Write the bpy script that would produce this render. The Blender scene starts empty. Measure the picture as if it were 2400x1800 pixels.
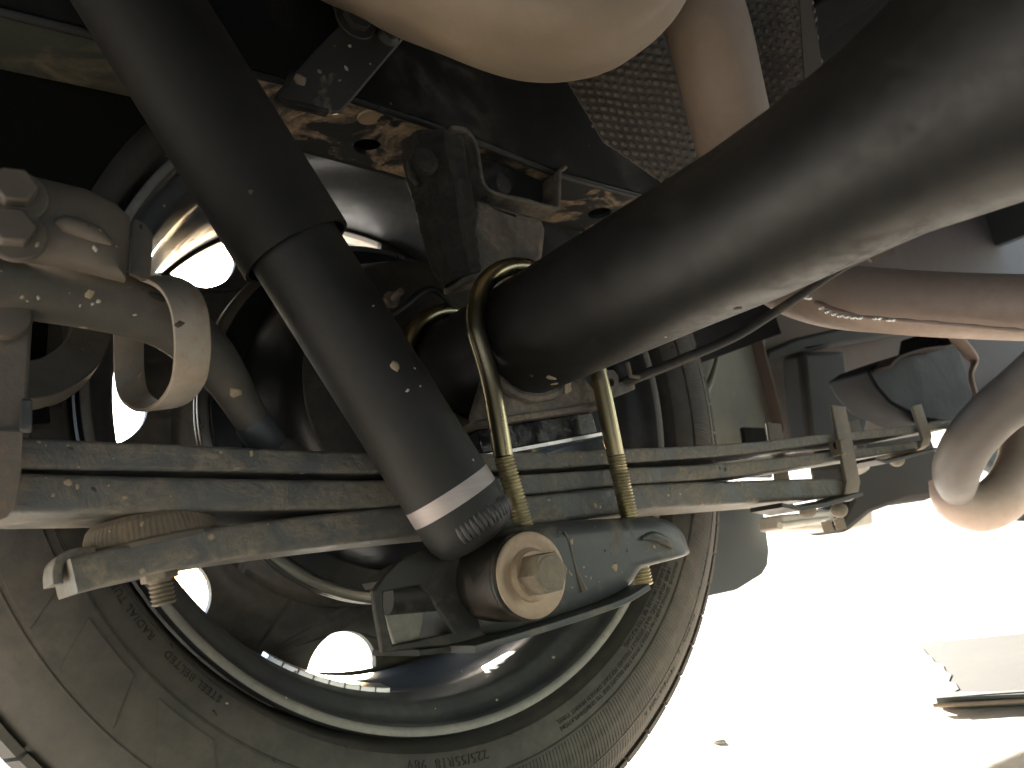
import bpy, bmesh, math, random
from mathutils import Vector, Matrix, noise
from mathutils.geometry import tessellate_polygon
random.seed(4)
PI = math.pi
SC = bpy.context.scene
COL = SC.collection
# ------------------------------------------------------------------ camera
FPX = 1850.0                                   # focal length in photo pixels (2400 wide)
CAM = Vector((-.3292, -.5016, .2558))          # metres; ground z=0, wheel hub on the Y axis at z=.355
RW = Matrix(((0.77864517, 0.09190396, -0.62069749),
             (-0.58273492, -0.26088133, -0.76964989),
             (-0.23266225, 0.96098626, -0.14957834)))
cam_d = bpy.data.cameras.new('camera'); cam_d.sensor_width = 36; cam_d.lens = 36*FPX/2400
cam_d.clip_start = .02; cam_d.clip_end = 2000
cam_o = bpy.data.objects.new('camera', cam_d); COL.objects.link(cam_o)
cam_o.matrix_world = Matrix.Translation(CAM) @ RW.to_4x4()
SC.camera = cam_o
cam_d.dof.use_dof = True; cam_d.dof.focus_distance = .46; cam_d.dof.aperture_fstop = 14     # a phone's 2 mm aperture
# ------------------------------------------------------------------ light
SUN_EL, SUN_AZ = math.radians(16), math.radians(62)     # azimuth measured from +X towards +Y
W = bpy.data.worlds.new("World"); SC.world = W; W.use_nodes = True
nt = W.node_tree; bg = nt.nodes['Background']; sky = nt.nodes.new('ShaderNodeTexSky')
sky.sky_type = 'NISHITA'; sky.sun_disc = False; sky.sun_elevation = SUN_EL
sky.sun_rotation = math.radians(90) - SUN_AZ
nt.links.new(sky.outputs[0], bg.inputs[0]); bg.inputs[1].default_value = .14
sun_d = bpy.data.lights.new('sun', 'SUN'); sun_d.energy = 5; sun_d.angle = math.radians(.5); sun_d.color = (1, .93, .83)
sun_o = bpy.data.objects.new('sun', sun_d); COL.objects.link(sun_o)
sd = Vector((math.cos(SUN_EL)*math.cos(SUN_AZ), math.cos(SUN_EL)*math.sin(SUN_AZ), math.sin(SUN_EL)))
sun_o.rotation_euler = sd.to_track_quat('Z', 'Y').to_euler(); sun_o.location = sd*10
SC.view_settings.view_transform = 'Standard'; SC.view_settings.look = 'None'; SC.view_settings.gamma = 1
SC.view_settings.exposure = 2.95
SC.cycles.use_denoising = True
SC.cycles.max_bounces = 8; SC.cycles.diffuse_bounces = 6; SC.cycles.glossy_bounces = 4
SC.cycles.sample_clamp_indirect = 8
# ------------------------------------------------------------------ measuring helper
def at(x, y, Y=None, X=None, Z=None, d=None):
    """the point of the place that the photo shows at pixel (x, y), in the plane Y=, X=, Z= or at depth d"""
    r = RW @ Vector(((x-1200)/FPX, -(y-900)/FPX, -1))
    if Y is not None: k = (Y-CAM.y)/r.y
    elif X is not None: k = (X-CAM.x)/r.x
    elif Z is not None: k = (Z-CAM.z)/r.z
    else: k = d
    return CAM + r*k
def V(*a): return Vector(a)
VIEW = (RW @ Vector((0, 0, -1)))
# ------------------------------------------------------------------ materials
def mat(name, base, rough=.5, metal=0., dust=None, amt=.5, scale=30., sharp=.1, bump=.15, bscale=120., speck=0., spec=.5,
        var=.15, coat=0., tint=None, streak=None, rvar=1.):
    """worn painted metal: base colour, mottled by dust with patches and specks, a fine relief"""
    m = bpy.data.materials.new(name); m.use_nodes = True; t = m.node_tree; N, L = t.nodes, t.links
    b = N['Principled BSDF']; tc = N.new('ShaderNodeTexCoord'); src = tc.outputs['Object']
    if streak:
        mp = N.new('ShaderNodeMapping'); mp.inputs['Scale'].default_value = streak; L.new(src, mp.inputs[0]); ssrc = mp.outputs[0]
    else: ssrc = src
    def noi(s, det=6, r=.6, dist=0., vec=None):
        n = N.new('ShaderNodeTexNoise'); n.inputs['Scale'].default_value = s; n.inputs['Detail'].default_value = det
        n.inputs['Roughness'].default_value = r; n.inputs['Distortion'].default_value = dist; L.new(vec or src, n.inputs['Vector']); return n
    def ramp(v, a, c):
        r_ = N.new('ShaderNodeMapRange'); r_.inputs[1].default_value = a; r_.inputs[2].default_value = c; r_.clamp = True
        L.new(v, r_.inputs[0]); return r_.outputs[0]
    def mix(f, a, c):
        x = N.new('ShaderNodeMix'); x.data_type = 'RGBA'
        if isinstance(f, float): x.inputs[0].default_value = f
        else: L.new(f, x.inputs[0])
        for i, q in ((6, a), (7, c)):
            if isinstance(q, tuple): x.inputs[i].default_value = (*q, 1)
            else: L.new(q, x.inputs[i])
        return x.outputs[2]
    n1 = noi(scale*.6, 5, .6, .4, ssrc)
    col = mix(ramp(n1.outputs[0], .3, .7), tuple(c*(1-var) for c in base), tuple(min(1, c*(1+var)) for c in base))
    rv = None
    if dust:
        n2 = noi(scale, 10, .62, .8, ssrc)
        mid = .72 - .44*amt
        f = ramp(n2.outputs[0], mid-sharp, mid+sharp)
        n3 = noi(scale*7, 6, .7)
        f3 = ramp(n3.outputs[0], .25, .62)
        mu = N.new('ShaderNodeMath'); mu.operation = 'MULTIPLY'; L.new(f, mu.inputs[0]); L.new(f3, mu.inputs[1])
        col = mix(mu.outputs[0], col, dust)
        rv = mu.outputs[0]
    if tint:
        n4 = noi(scale*.35, 3, .5)
        col = mix(ramp(n4.outputs[0], .45, .7), col, tint)
    if speck:
        v = N.new('ShaderNodeTexVoronoi'); v.inputs['Scale'].default_value = 60; L.new(src, v.inputs['Vector'])
        v2 = noi(40, 2); s1 = ramp(v.outputs['Distance'], .13, .07)
        s2 = ramp(v2.outputs[0], .62-speck*.3, .64-speck*.3)
        mu2 = N.new('ShaderNodeMath'); mu2.operation = 'MULTIPLY'; L.new(s1, mu2.inputs[0]); L.new(s2, mu2.inputs[1])
        col = mix(mu2.outputs[0], col, (.5, .38, .24))
    L.new(col, b.inputs['Base Color'])
    n5 = noi(bscale, 8, .65)
    bm_ = N.new('ShaderNodeBump'); bm_.inputs['Strength'].default_value = bump; bm_.inputs['Distance'].default_value = .002
    if rv is not None:
        ad = N.new('ShaderNodeMath'); ad.operation = 'ADD'; L.new(n5.outputs[0], ad.inputs[0]); L.new(rv, ad.inputs[1]); L.new(ad.outputs[0], bm_.inputs['Height'])
    else: L.new(n5.outputs[0], bm_.inputs['Height'])
    L.new(bm_.outputs[0], b.inputs['Normal'])
    rr = N.new('ShaderNodeMapRange'); rr.inputs[3].default_value = max(.05, rough-.08*rvar); rr.inputs[4].default_value = min(1, rough+.1*rvar)
    L.new(n1.outputs[0], rr.inputs[0])
    if rv is not None:
        mr = N.new('ShaderNodeMix'); L.new(rv, mr.inputs[0]); L.new(rr.outputs[0], mr.inputs[2]); mr.inputs[3].default_value = .85
        L.new(mr.outputs[0], b.inputs['Roughness'])
        if metal:
            mm = N.new('ShaderNodeMath'); mm.operation = 'MULTIPLY_ADD'; L.new(rv, mm.inputs[0]); mm.inputs[1].default_value = -metal; mm.inputs[2].default_value = metal
            L.new(mm.outputs[0], b.inputs['Metallic'])
    else:
        L.new(rr.outputs[0], b.inputs['Roughness']); b.inputs['Metallic'].default_value = metal
    b.inputs['Specular IOR Level'].default_value = spec
    b.inputs['Coat Weight'].default_value = coat
    return m
DUST = (.33, .27, .20); TAN = (.50, .37, .24)
M = dict(
 shock_black=mat('shock_black', (.018, .018, .0175), .50, dust=(.040, .036, .031), amt=.35, scale=30, sharp=.2, bump=.10, spec=.4),
 shock_cover=mat('shock_cover', (.0125, .0118, .0105), .6, dust=(.026, .023, .019), amt=.3, scale=30, bump=.05, spec=.3),
 bare_steel=mat('bare_steel', (.42, .37, .36), .45, metal=.35, bump=.12, bscale=90, var=.08, streak=(1, 1, 30)),
 axle=mat('axle_paint', (.0105, .0104, .0102), .40, dust=(.022, .020, .017), amt=.2, scale=30, sharp=.3, bump=.03, bscale=300, spec=.5, var=.08, rvar=.25),
 leaf=mat('leaf_steel', (.125, .126, .120), .45, dust=(.31, .265, .20), amt=.45, scale=34, sharp=.10, bump=.5, speck=.3, metal=.2),
 zinc=mat('yellow_zinc', (.42, .375, .23), .28, metal=1, bump=.02, var=.2, scale=40, tint=(.42, .35, .24), streak=(1, 1, .3)),
 zinc_thread=mat('yellow_zinc_thread', (.50, .44, .28), .32, metal=1, dust=(.17, .135, .08), amt=.32, scale=50, sharp=.15, bump=0, var=.12),
 plate=mat('saddle_paint', (.068, .073, .074), .38, dust=(.20, .17, .13), amt=.3, scale=32, sharp=.06, bump=.12, speck=.25),
 bracket_dark=mat('dark_bracket', (.020, .019, .017), .5, dust=(.12, .10, .08), amt=.3, scale=30, bump=.15),
 rim=mat('rim_paint', (.046, .050, .055), .40, dust=(.13, .125, .118), amt=.40, scale=18, sharp=.25, bump=.06),
 rim_lip=mat('rim_lip', (.20, .195, .185), .42, dust=(.34, .32, .27), amt=.6, scale=40, sharp=.2, bump=.1),
 disc=mat('disc_paint', (.035, .034, .030), .45, dust=(.15, .125, .09), amt=.45, scale=14, sharp=.25, bump=.06),
 drum=mat('drum_black', (.012, .013, .014), .3, dust=(.05, .05, .05), amt=.2, scale=25, bump=.06),
 backing=mat('backing_plate', (.022, .020, .017), .55, dust=(.09, .072, .055), amt=.4, scale=20, sharp=.2, bump=.15),
 ring=mat('drum_ring', (.34, .32, .28), .28, metal=.8, bump=.1),
 tyre=mat('tyre_rubber', (.052, .050, .0465), .68, dust=(.132, .116, .096), amt=.5, scale=9, sharp=.3, bump=.10, spec=.35),
 letter=mat('tyre_lettering', (.030, .027, .022), .75, bump=.05),
 weight=mat('wheel_weight', (.93, .92, .90), .28, metal=.75, bump=.03, var=.03),
 frame=mat('frame_paint', (.018, .017, .015), .45, dust=(.11, .09, .07), amt=.25, scale=18, bump=.1, speck=.1),
 flange=mat('frame_flange', (.030, .030, .028), .5, dust=(.46, .32, .195), amt=.50, scale=24, sharp=.035, bump=.3, bscale=60),
 flange2=mat('frame_flange_far', (.028, .032, .024), .6, dust=(.15, .115, .075), amt=.40, scale=16, sharp=.08, bump=.25),
 plate2=mat('crossmember_paint', (.062, .058, .052), .5, dust=(.30, .24, .17), amt=.24, scale=24, sharp=.035, bump=.12, speck=.25),
 rubber=mat('rubber_stop', (.020, .017, .013), .8, dust=(.06, .048, .034), amt=.5, scale=45, bump=.6, bscale=70),
 seat=mat('stop_seat', (.11, .095, .075), .55, dust=(.30, .24, .18), amt=.45, scale=40, sharp=.1, bump=.7, bscale=110),
 muffler=mat('muffler_shell', (.265, .20, .142), .55, dust=(.36, .285, .205), amt=.5, scale=11, sharp=.3, bump=.03, var=.1),
 pipe_grey=mat('downpipe_steel', (.125, .112, .105), .42, metal=.2, dust=(.17, .15, .14), amt=.45, scale=12, sharp=.3, bump=.1),
 pipe=mat('exhaust_steel', (.42, .33, .28), .42, metal=.25, dust=(.34, .25, .21), amt=.45, scale=10, sharp=.3, bump=.1),
 pipe_tan=mat('tailpipe_steel', (.26, .20, .155), .5, dust=(.40, .28, .20), amt=.4, scale=9, sharp=.3, bump=.05),
 shield=mat('heat_shield', (.215, .185, .155), .38, metal=.3, dust=(.17, .145, .115), amt=.5, scale=30, bump=.1, sharp=.2),
 dusty=mat('dusty_bracket', (.115, .096, .078), .5, dust=(.175, .145, .112), amt=.5, scale=14, sharp=.25, bump=.12),
 strap=mat('strap_steel', (.42, .37, .30), .5, dust=(.38, .25, .15), amt=.35, scale=40, sharp=.12, bump=.2),
 tube=mat('dusty_tube', (.088, .080, .068), .5, dust=(.15, .13, .10), amt=.4, scale=22, sharp=.15, bump=.15, speck=.45),
 shackle=mat('shackle_steel', (.135, .128, .11), .5, dust=(.27, .2, .14), amt=.5, scale=24, sharp=.15, bump=.2),
 bolt=mat('bolt_steel', (.19, .16, .12), .45, metal=.4, dust=DUST, amt=.4, scale=60, bump=.2),
 washer=mat('washer_steel', (.46, .35, .26), .36, metal=.5, dust=(.36, .26, .18), amt=.4, scale=60, sharp=.3, bump=.15),
 eye=mat('shock_eye', (.017, .015, .0135), .45, dust=(.14, .1, .075), amt=.25, scale=40, sharp=.12, bump=.15),
 block=mat('lift_block', (.010, .011, .013), .06, dust=(.05, .05, .05), amt=.12, scale=60, sharp=.3, bump=.02, bscale=45, rvar=.4, coat=.6),
 weld=mat('weld_steel', (.060, .058, .058), .42, metal=.1, bump=.1),
 mud=mat('dried_mud', (.42, .30, .18), .85, bump=.2),
 bright_metal=mat('bright_alloy', (.80, .80, .80), .25, metal=.4, bump=.02),
 perch=mat('spring_perch', (.10, .085, .068), .5, dust=(.33, .26, .19), amt=.5, scale=34, sharp=.12, bump=.3),
 pad=mat('pad_rubber', (.155, .125, .088), .7, dust=(.26, .2, .14), amt=.5, scale=50, bump=.5, streak=(1, 1, .1)),
 liner=mat('arch_liner', (.13, .138, .118), .6, dust=(.23, .215, .165), amt=.45, scale=9, sharp=.25, bump=.1),
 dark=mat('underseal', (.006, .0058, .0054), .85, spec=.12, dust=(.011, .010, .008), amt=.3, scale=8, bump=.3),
 inner=mat('inner_panel', (.085, .064, .054), .75, spec=.25, dust=(.12, .092, .08), amt=.4, scale=5, sharp=.3, bump=.1),
 hanger=mat('hanger_paint', (.014, .015, .018), .65, spec=.3, dust=(.024, .024, .026), amt=.35, scale=12, sharp=.2, bump=.15),
 inner2=mat('slate_panel', (.022, .021, .020), .7, spec=.25, dust=(.034, .031, .028), amt=.4, scale=5, sharp=.3, bump=.1),
 flap=mat('flap_rubber', (.028, .036, .041), .6, dust=(.055, .062, .062), amt=.4, scale=8, sharp=.3, bump=.1),
 hose=mat('hose_rubber', (.02, .02, .018), .5, bump=.05),
 cable=mat('cable_sheath', (.045, .042, .038), .5, dust=(.13, .11, .085), amt=.35, scale=40, bump=.1),
 worn=mat('worn_end', (.15, .162, .155), .8, dust=(.2, .22, .2), amt=.4, scale=60),
 beam=mat('board_grey', (.085, .088, .086), .85, dust=(.105, .105, .10), amt=.4, scale=10, sharp=.3, bump=.1, bscale=40),
 body=mat('body_paint', (.03, .033, .035), .4, bump=.02),
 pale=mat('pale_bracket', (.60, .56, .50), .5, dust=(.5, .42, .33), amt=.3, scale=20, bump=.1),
 ground=mat('ground_concrete', (.59, .535, .465), .9, dust=(.65, .60, .53), amt=.5, scale=3, sharp=.3, bump=.3, bscale=60, var=.06),
)
# ------------------------------------------------------------------ object helpers
ORG = {}
def obj(name, bm, m, parent=None, smooth=35, bevel=0, segs=2):
    if parent is not None: bmesh.ops.translate(bm, vec=-ORG[parent.name], verts=bm.verts)
    bmesh.ops.recalc_face_normals(bm, faces=bm.faces)
    me = bpy.data.meshes.new(name); bm.to_mesh(me); bm.free()
    o = bpy.data.objects.new(name, me); COL.objects.link(o)
    me.materials.append(m)
    if parent is not None: o.parent = parent; ORG[o.name] = ORG[parent.name]
    else: ORG[o.name] = V(0, 0, 0)
    for p in me.polygons: p.use_smooth = True
    try: me.set_sharp_from_angle(angle=math.radians(smooth))
    except Exception: pass
    if bevel:
        md = o.modifiers.new('bevel', 'BEVEL'); md.width = bevel; md.segments = segs; md.limit_method = 'ANGLE'; md.angle_limit = math.radians(35)
        md.harden_normals = False
    return o
def thing(name, label, cat, loc=(0, 0, 0), group=None):
    o = bpy.data.objects.new(name, None); COL.objects.link(o); o.empty_display_size = .02
    o.location = loc; ORG[o.name] = Vector(loc); o['label'] = label; o['category'] = cat
    if group: o['group'] = group
    return o
def tag(o, label, cat, group=None):
    o['label'] = label; o['category'] = cat
    if group: o['group'] = group
    return o
def struct(o, kind='structure'): o['kind'] = kind; return o
def frames(P):
    T = []
    for i in range(len(P)):
        a = P[max(0, i-1)]; b = P[min(len(P)-1, i+1)]; T.append((b-a).normalized())
    n = T[0].orthogonal().normalized(); out = []
    for t in T:
        n = (n - t*n.dot(t)).normalized(); out.append((t, n, t.cross(n)))
    return out
def spline(P, k=6):
    """Catmull-Rom through the points"""
    P = [Vector(p) for p in P]
    if k < 2 or len(P) < 3: return P
    Q = [P[0]*2-P[1]] + P + [P[-1]*2-P[-2]]; out = []
    for i in range(1, len(Q)-2):
        for j in range(k):
            t = j/k; a, b, c, d = Q[i-1:i+3]
            out.append(.5*((2*b)+(c-a)*t+(2*a-5*b+4*c-d)*t*t+(3*b-a-3*c+d)*t**3))
    out.append(P[-1]); return out
def lerp_list(R, n):
    out = []
    for i in range(n):
        f = i/(n-1)*(len(R)-1); a = int(min(f, len(R)-2)); out.append(R[a]+(R[a+1]-R[a])*(f-a))
    return out
def tube(bm, P, r, n=24, caps=True):
    P = [Vector(p) for p in P]
    R = lerp_list(r, len(P)) if isinstance(r, (list, tuple)) else [r]*len(P)
    F = frames(P); rings = []
    for p, (t, a, b), rr in zip(P, F, R):
        rings.append([bm.verts.new(p+(a*math.cos(2*PI*i/n)+b*math.sin(2*PI*i/n))*rr) for i in range(n)])
    for A, B in zip(rings, rings[1:]):
        for i in range(n): bm.faces.new((A[i], A[(i+1) % n], B[(i+1) % n], B[i]))
    if caps: bm.faces.new(rings[0]); bm.faces.new(rings[-1][::-1])
    return rings
def axis_frame(ax):
    ax = Vector(ax).normalized(); a = ax.orthogonal().normalized(); return ax, a, ax.cross(a)
def lathe(bm, prof, org=(0, 0, 0), ax=(0, 1, 0), n=96, closed=False, f=None):
    """prof: list of (h, r) along the axis"""
    org = Vector(org); ax, a, b = axis_frame(ax); rings = []
    for h, r in prof:
        rings.append([bm.verts.new(org+ax*h+(a*math.cos(2*PI*i/n)+b*math.sin(2*PI*i/n))*r) for i in range(n)])
    pr = list(zip(rings, rings[1:]))
    if closed: pr.append((rings[-1], rings[0]))
    for A, B in pr:
        for i in range(n): bm.faces.new((A[i], A[(i+1) % n], B[(i+1) % n], B[i]))
    if not closed:
        if prof[0][1] > 1e-5 and f != 'open': bm.faces.new(rings[0])
        if prof[-1][1] > 1e-5 and f != 'open': bm.faces.new(rings[-1][::-1])
    return rings
def plate(bm, outer, ext, holes=()):
    """flat polygon (3-D points) with holes, extruded by the vector ext"""
    ext = Vector(ext); loops = [[Vector(p) for p in outer]] + [[Vector(p) for p in h] for h in holes]
    tris = tessellate_polygon(loops); allp = [p for l_ in loops for p in l_]
    A = [bm.verts.new(p) for p in allp]; B = [bm.verts.new(p+ext) for p in allp]
    for t in tris:
        try: bm.faces.new([A[i] for i in t]); bm.faces.new([B[i] for i in reversed(t)])
        except ValueError: pass
    k = 0
    for l_ in loops:
        n = len(l_)
        for i in range(n):
            a, b = k+i, k+(i+1) % n
            try: bm.faces.new((A[a], A[b], B[b], B[a]))
            except ValueError: pass
        k += n
    bmesh.ops.dissolve_limit(bm, angle_limit=.01, verts=bm.verts, edges=bm.edges)
def pxplate(bm, pts, th, holes=(), smooth=0, **k):
    """plate traced at photo positions in a real plane; th is its thickness along that plane's normal (away from us)"""
    P = [at(x, y, **k) for x, y in pts]
    if smooth: P = spline(P+[P[0]], smooth)[:-1]
    if 'Y' in k: e = V(0, th, 0)
    elif 'X' in k: e = V(th, 0, 0)
    elif 'Z' in k: e = V(0, 0, th)
    else: e = VIEW*th
    H = []
    for (cx, cy, rx, ry, ang) in holes:
        H.append([at(cx+rx*math.cos(t)*math.cos(ang)-ry*math.sin(t)*math.sin(ang), cy+rx*math.cos(t)*math.sin(ang)+ry*math.sin(t)*math.cos(ang), **k) for t in [2*PI*i/20 for i in range(20)]])
    plate(bm, P, e, H)
def box(bm, lo, hi):
    lo, hi = Vector(lo), Vector(hi)
    r = bmesh.ops.create_cube(bm, size=1, matrix=Matrix.Translation((lo+hi)/2) @ Matrix.Diagonal((*(hi-lo), 1)))
    return r
def sweep(bm, P, wdir, width, th, rnd=.3, caps=True, closed=False, n=4, updir=None):
    """rounded flat bar: centre path P, width along wdir, thickness th (number or list)"""
    P = [Vector(p) for p in P]; N = len(P)
    TH = lerp_list(th, N) if isinstance(th, (list, tuple)) else [th]*N
    WD = lerp_list(width, N) if isinstance(width, (list, tuple)) else [width]*N
    wdir = Vector(wdir).normalized(); rings = []
    for i, p in enumerate(P):
        if closed: t = (P[(i+1) % N]-P[i-1]).normalized()
        else: t = (P[min(N-1, i+1)]-P[max(0, i-1)]).normalized()
        nn = t.cross(wdir).normalized(); hw, ht = WD[i]/2, TH[i]/2; rr = min(ht, hw)*rnd*2*.5; ring = []
        for sx, sy, a0 in ((1, 1, 0), (-1, 1, 90), (-1, -1, 180), (1, -1, 270)):
            for q in range(n):
                a = math.radians(a0+90*q/(n-1))
                ring.append(bm.verts.new(p+wdir*(sx*(hw-rr)+rr*math.cos(a))+nn*(sy*(ht-rr)+rr*math.sin(a))))
        rings.append(ring)
    m = len(rings[0]); pr = list(zip(rings, rings[1:]))
    if closed: pr.append((rings[-1], rings[0]))
    for A, B in pr:
        for i in range(m): bm.faces.new((A[i], A[(i+1) % m], B[(i+1) % m], B[i]))
    if caps and not closed: bm.faces.new(rings[0]); bm.faces.new(rings[-1][::-1])
def hexhead(bm, c, ax, r, h, r2=None):
    ax, a, b = axis_frame(ax); c = Vector(c); r2 = r2 or r
    lo = [bm.verts.new(c+(a*math.cos(PI/3*i+.2)+b*math.sin(PI/3*i+.2))*r) for i in range(6)]
    hi = [bm.verts.new(c+ax*h+(a*math.cos(PI/3*i+.2)+b*math.sin(PI/3*i+.2))*r2) for i in range(6)]
    bm.faces.new(lo[::-1]); bm.faces.new(hi)
    for i in range(6): bm.faces.new((lo[i], lo[(i+1) % 6], hi[(i+1) % 6], hi[i]))
def thread(bm, a, b, r, pitch=.00205, n=24):
    a, b = Vector(a), Vector(b); L_ = (b-a).length; k = max(2, int(L_/pitch)); pr = []
    for i in range(k):
        h = i*L_/k; q = L_/k
        pr += [(h, r*.84), (h+q*.42, r), (h+q*.58, r), (h+q*.96, r*.84)]
    pr.append((L_, r*.8)); lathe(bm, pr, a, b-a, n)
def BM(): return bmesh.new()
HUB = V(0, 0, .355)

# ================================================================== SETTING
b = BM(); bmesh.ops.create_grid(b, x_segments=2, y_segments=2, size=300); bmesh.ops.translate(b, vec=(0, 0, .0125), verts=b.verts); struct(obj('ground', b, M['ground']))

# body above: floor pan, side
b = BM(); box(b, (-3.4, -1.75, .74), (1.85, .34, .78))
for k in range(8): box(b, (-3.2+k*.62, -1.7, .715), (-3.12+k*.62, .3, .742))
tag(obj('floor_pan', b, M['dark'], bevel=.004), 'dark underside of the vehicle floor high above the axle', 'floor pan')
b = BM()
lip = []
for i in range(25):
    a = PI*i/24; lip.append(V(.43*math.cos(a), .30, .36+.40*math.sin(a)))
pts = [V(1.9, .30, .40), V(.43, .30, .40)] + lip + [V(-3.4, .30, .36), V(-3.4, .30, 1.2), V(1.9, .30, 1.2)]
plate(b, pts, (0, .03, 0))
tag(obj('vehicle_flank', b, M['body']), 'dark outer body side of the vehicle beyond the wheel', 'body panel')
b = BM(); box(b, (-3.4, -1.80, .34), (1.9, -1.76, 1.2)); box(b, (-3.44, -1.80, .34), (-3.40, .33, 1.2)); box(b, (1.86, -1.755, .60), (1.90, .295, 1.2)); tag(obj('body_shell', b, M['body']), 'dark body shell closing the far side and the ends of the vehicle', 'body shell')
# wheel arch inside
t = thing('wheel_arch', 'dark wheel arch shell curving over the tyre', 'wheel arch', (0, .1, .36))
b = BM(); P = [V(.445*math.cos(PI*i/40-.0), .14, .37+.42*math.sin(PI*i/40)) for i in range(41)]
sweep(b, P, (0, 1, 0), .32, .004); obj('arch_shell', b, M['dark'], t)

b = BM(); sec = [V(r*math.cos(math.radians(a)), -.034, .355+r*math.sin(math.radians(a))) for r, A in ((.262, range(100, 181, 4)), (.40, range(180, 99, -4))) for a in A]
plate(b, sec, (0, .003, 0)); tag(obj('shade_plate', b, M['dark'], bevel=.001), 'added black plate standing in for shade over the top of the tyre behind the shock absorber', 'shade plate')  # shade on the upper tyre, put in as an added black plate
# ================================================================== WHEEL
wh = thing('wheel', 'steel wheel with dusty tyre seen from its inner side', 'wheel', (0, .1, 0))
b = BM()
prof = [(.001, .2442), (-.0045, .2425), (-.005, .2395), (-.003, .2365), (.004, .2350), (.0100, .2340), (.014, .2300), (.017, .2245), (.022, .2215),
        (.034, .2195), (.040, .2170), (.050, .2165), (.060, .2180), (.075, .2150), (.085, .2100), (.110, .2085), (.130, .2080), (.165, .2100), (.185, .2180), (.205, .2210),
        (.215, .2400), (.219, .2400), (.217, .2250), (.205, .2240), (.165, .2130), (.110, .2115), (.085, .2130), (.060, .2210), (.034, .2225), (.019, .2265), (.012, .2380), (.006, .2405), (.004, .2430)]
lathe(b, prof, HUB, (0, 1, 0), 160, closed=True)
rim = obj('rim', b, M['rim'], wh, smooth=60)
b = BM(); lathe(b, [(-.0056, .2425), (-.0062, .2400), (-.0042, .2372), (.0030, .2355), (.0034, .2366), (-.0030, .2385)], HUB, (0, 1, 0), 160, closed=True)
obj('rim_lip', b, M['rim_lip'], rim, smooth=70)
# disc with nine vent holes
def disc_y(r):      # stamped shape of the disc
    if r > .150: return .160-.006*math.cos((r-.18)/.03*PI/2)
    return .160+.03*min(1, (.15-r)/.05)
b = BM(); HR, HN, hr = .204, 8, .0320
nth, rads = 360, [.07, .09, .11, .13, .145, .154]
# planar region (hole band) per 40-degree sector, tessellated around each hole
for r0, r1 in zip(rads, rads[1:]):
    A = [b.verts.new((r0*math.cos(2*PI*i/180), disc_y(r0), HUB.z+r0*math.sin(2*PI*i/180))) for i in range(180)]
    B = [b.verts.new((r1*math.cos(2*PI*i/180), disc_y(r1), HUB.z+r1*math.sin(2*PI*i/180))) for i in range(180)]
    for i in range(180): b.faces.new((A[i], A[(i+1) % 180], B[(i+1) % 180], B[i]))
for k in range(HN):
    ac = math.radians(121+45*k); a0 = ac-math.radians(22.5); K = 10
    inner = [(.154*math.cos(a0+math.radians(45)*i/20), .154*math.sin(a0+math.radians(45)*i/20)) for i in range(21)]
    outer = [(.2105*math.cos(a0+math.radians(45)*i/20), .2105*math.sin(a0+math.radians(45)*i/20)) for i in range(20, -1, -1)]
    # cut the hole's outer side where it meets the barrel
    ring = []
    for i in range(40):
        an = 2*PI*i/40; x, z = HR*math.cos(ac)+hr*math.cos(an), HR*math.sin(ac)+hr*math.sin(an)
        rr_ = math.hypot(x, z)
        if rr_ > .2065: x, z = x*.2065/rr_, z*.2065/rr_
        ring.append((x, z))
    loops = [[V(x, z, 0) for x, z in inner+outer], [V(x, z, 0) for x, z in ring]]
    tr = tessellate_polygon(loops); allp = loops[0]+loops[1]
    vs = [b.verts.new((p.x, disc_y(math.hypot(p.x, p.y)) if i >= 0 else 0, HUB.z+p.y)) for i, p in enumerate(allp)]
    for tt in tr: b.faces.new([vs[i] for i in tt])
    # rolled rim of the hole, going outwards
    n0 = len(loops[0]); A = vs[n0:]
    B = [b.verts.new((v.co.x, v.co.y+.006, v.co.z)) for v in A]
    for i in range(40): b.faces.new((A[i], A[(i+1) % 40], B[(i+1) % 40], B[i]))
bmesh.ops.remove_doubles(b, verts=b.verts, dist=1e-4)
bmesh.ops.recalc_face_normals(b, faces=b.faces)
dsc = obj('disc', b, M['disc'], wh, smooth=50)
sm = dsc.modifiers.new('solid', 'SOLIDIFY'); sm.thickness = .003; sm.offset = 0
# balance weights: adhesive strip of eight
for k in range(8):
    a = math.radians(-131.8+3.17*k); da = math.radians(2.95)/2; bw = BM(); L_ = []
    for rr_, yy in ((.2175, .0400), (.2170, .0560), (.2110, .0560), (.2138, .0400)):
        L_.append([bw.verts.new((rr_*math.cos(a+s*da), yy, HUB.z+rr_*math.sin(a+s*da))) for s in (-1, -.5, 0, .5, 1)])
    for i in range(4):
        for j in range(4): bw.faces.new((L_[i][j], L_[i][j+1], L_[(i+1) % 4][j+1], L_[(i+1) % 4][j]))
    bw.faces.new([l_[0] for l_ in L_]); bw.faces.new([l_[-1] for l_ in reversed(L_)])
    obj('balance_weight', bw, M['weight'], rim, bevel=.0005)
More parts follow.
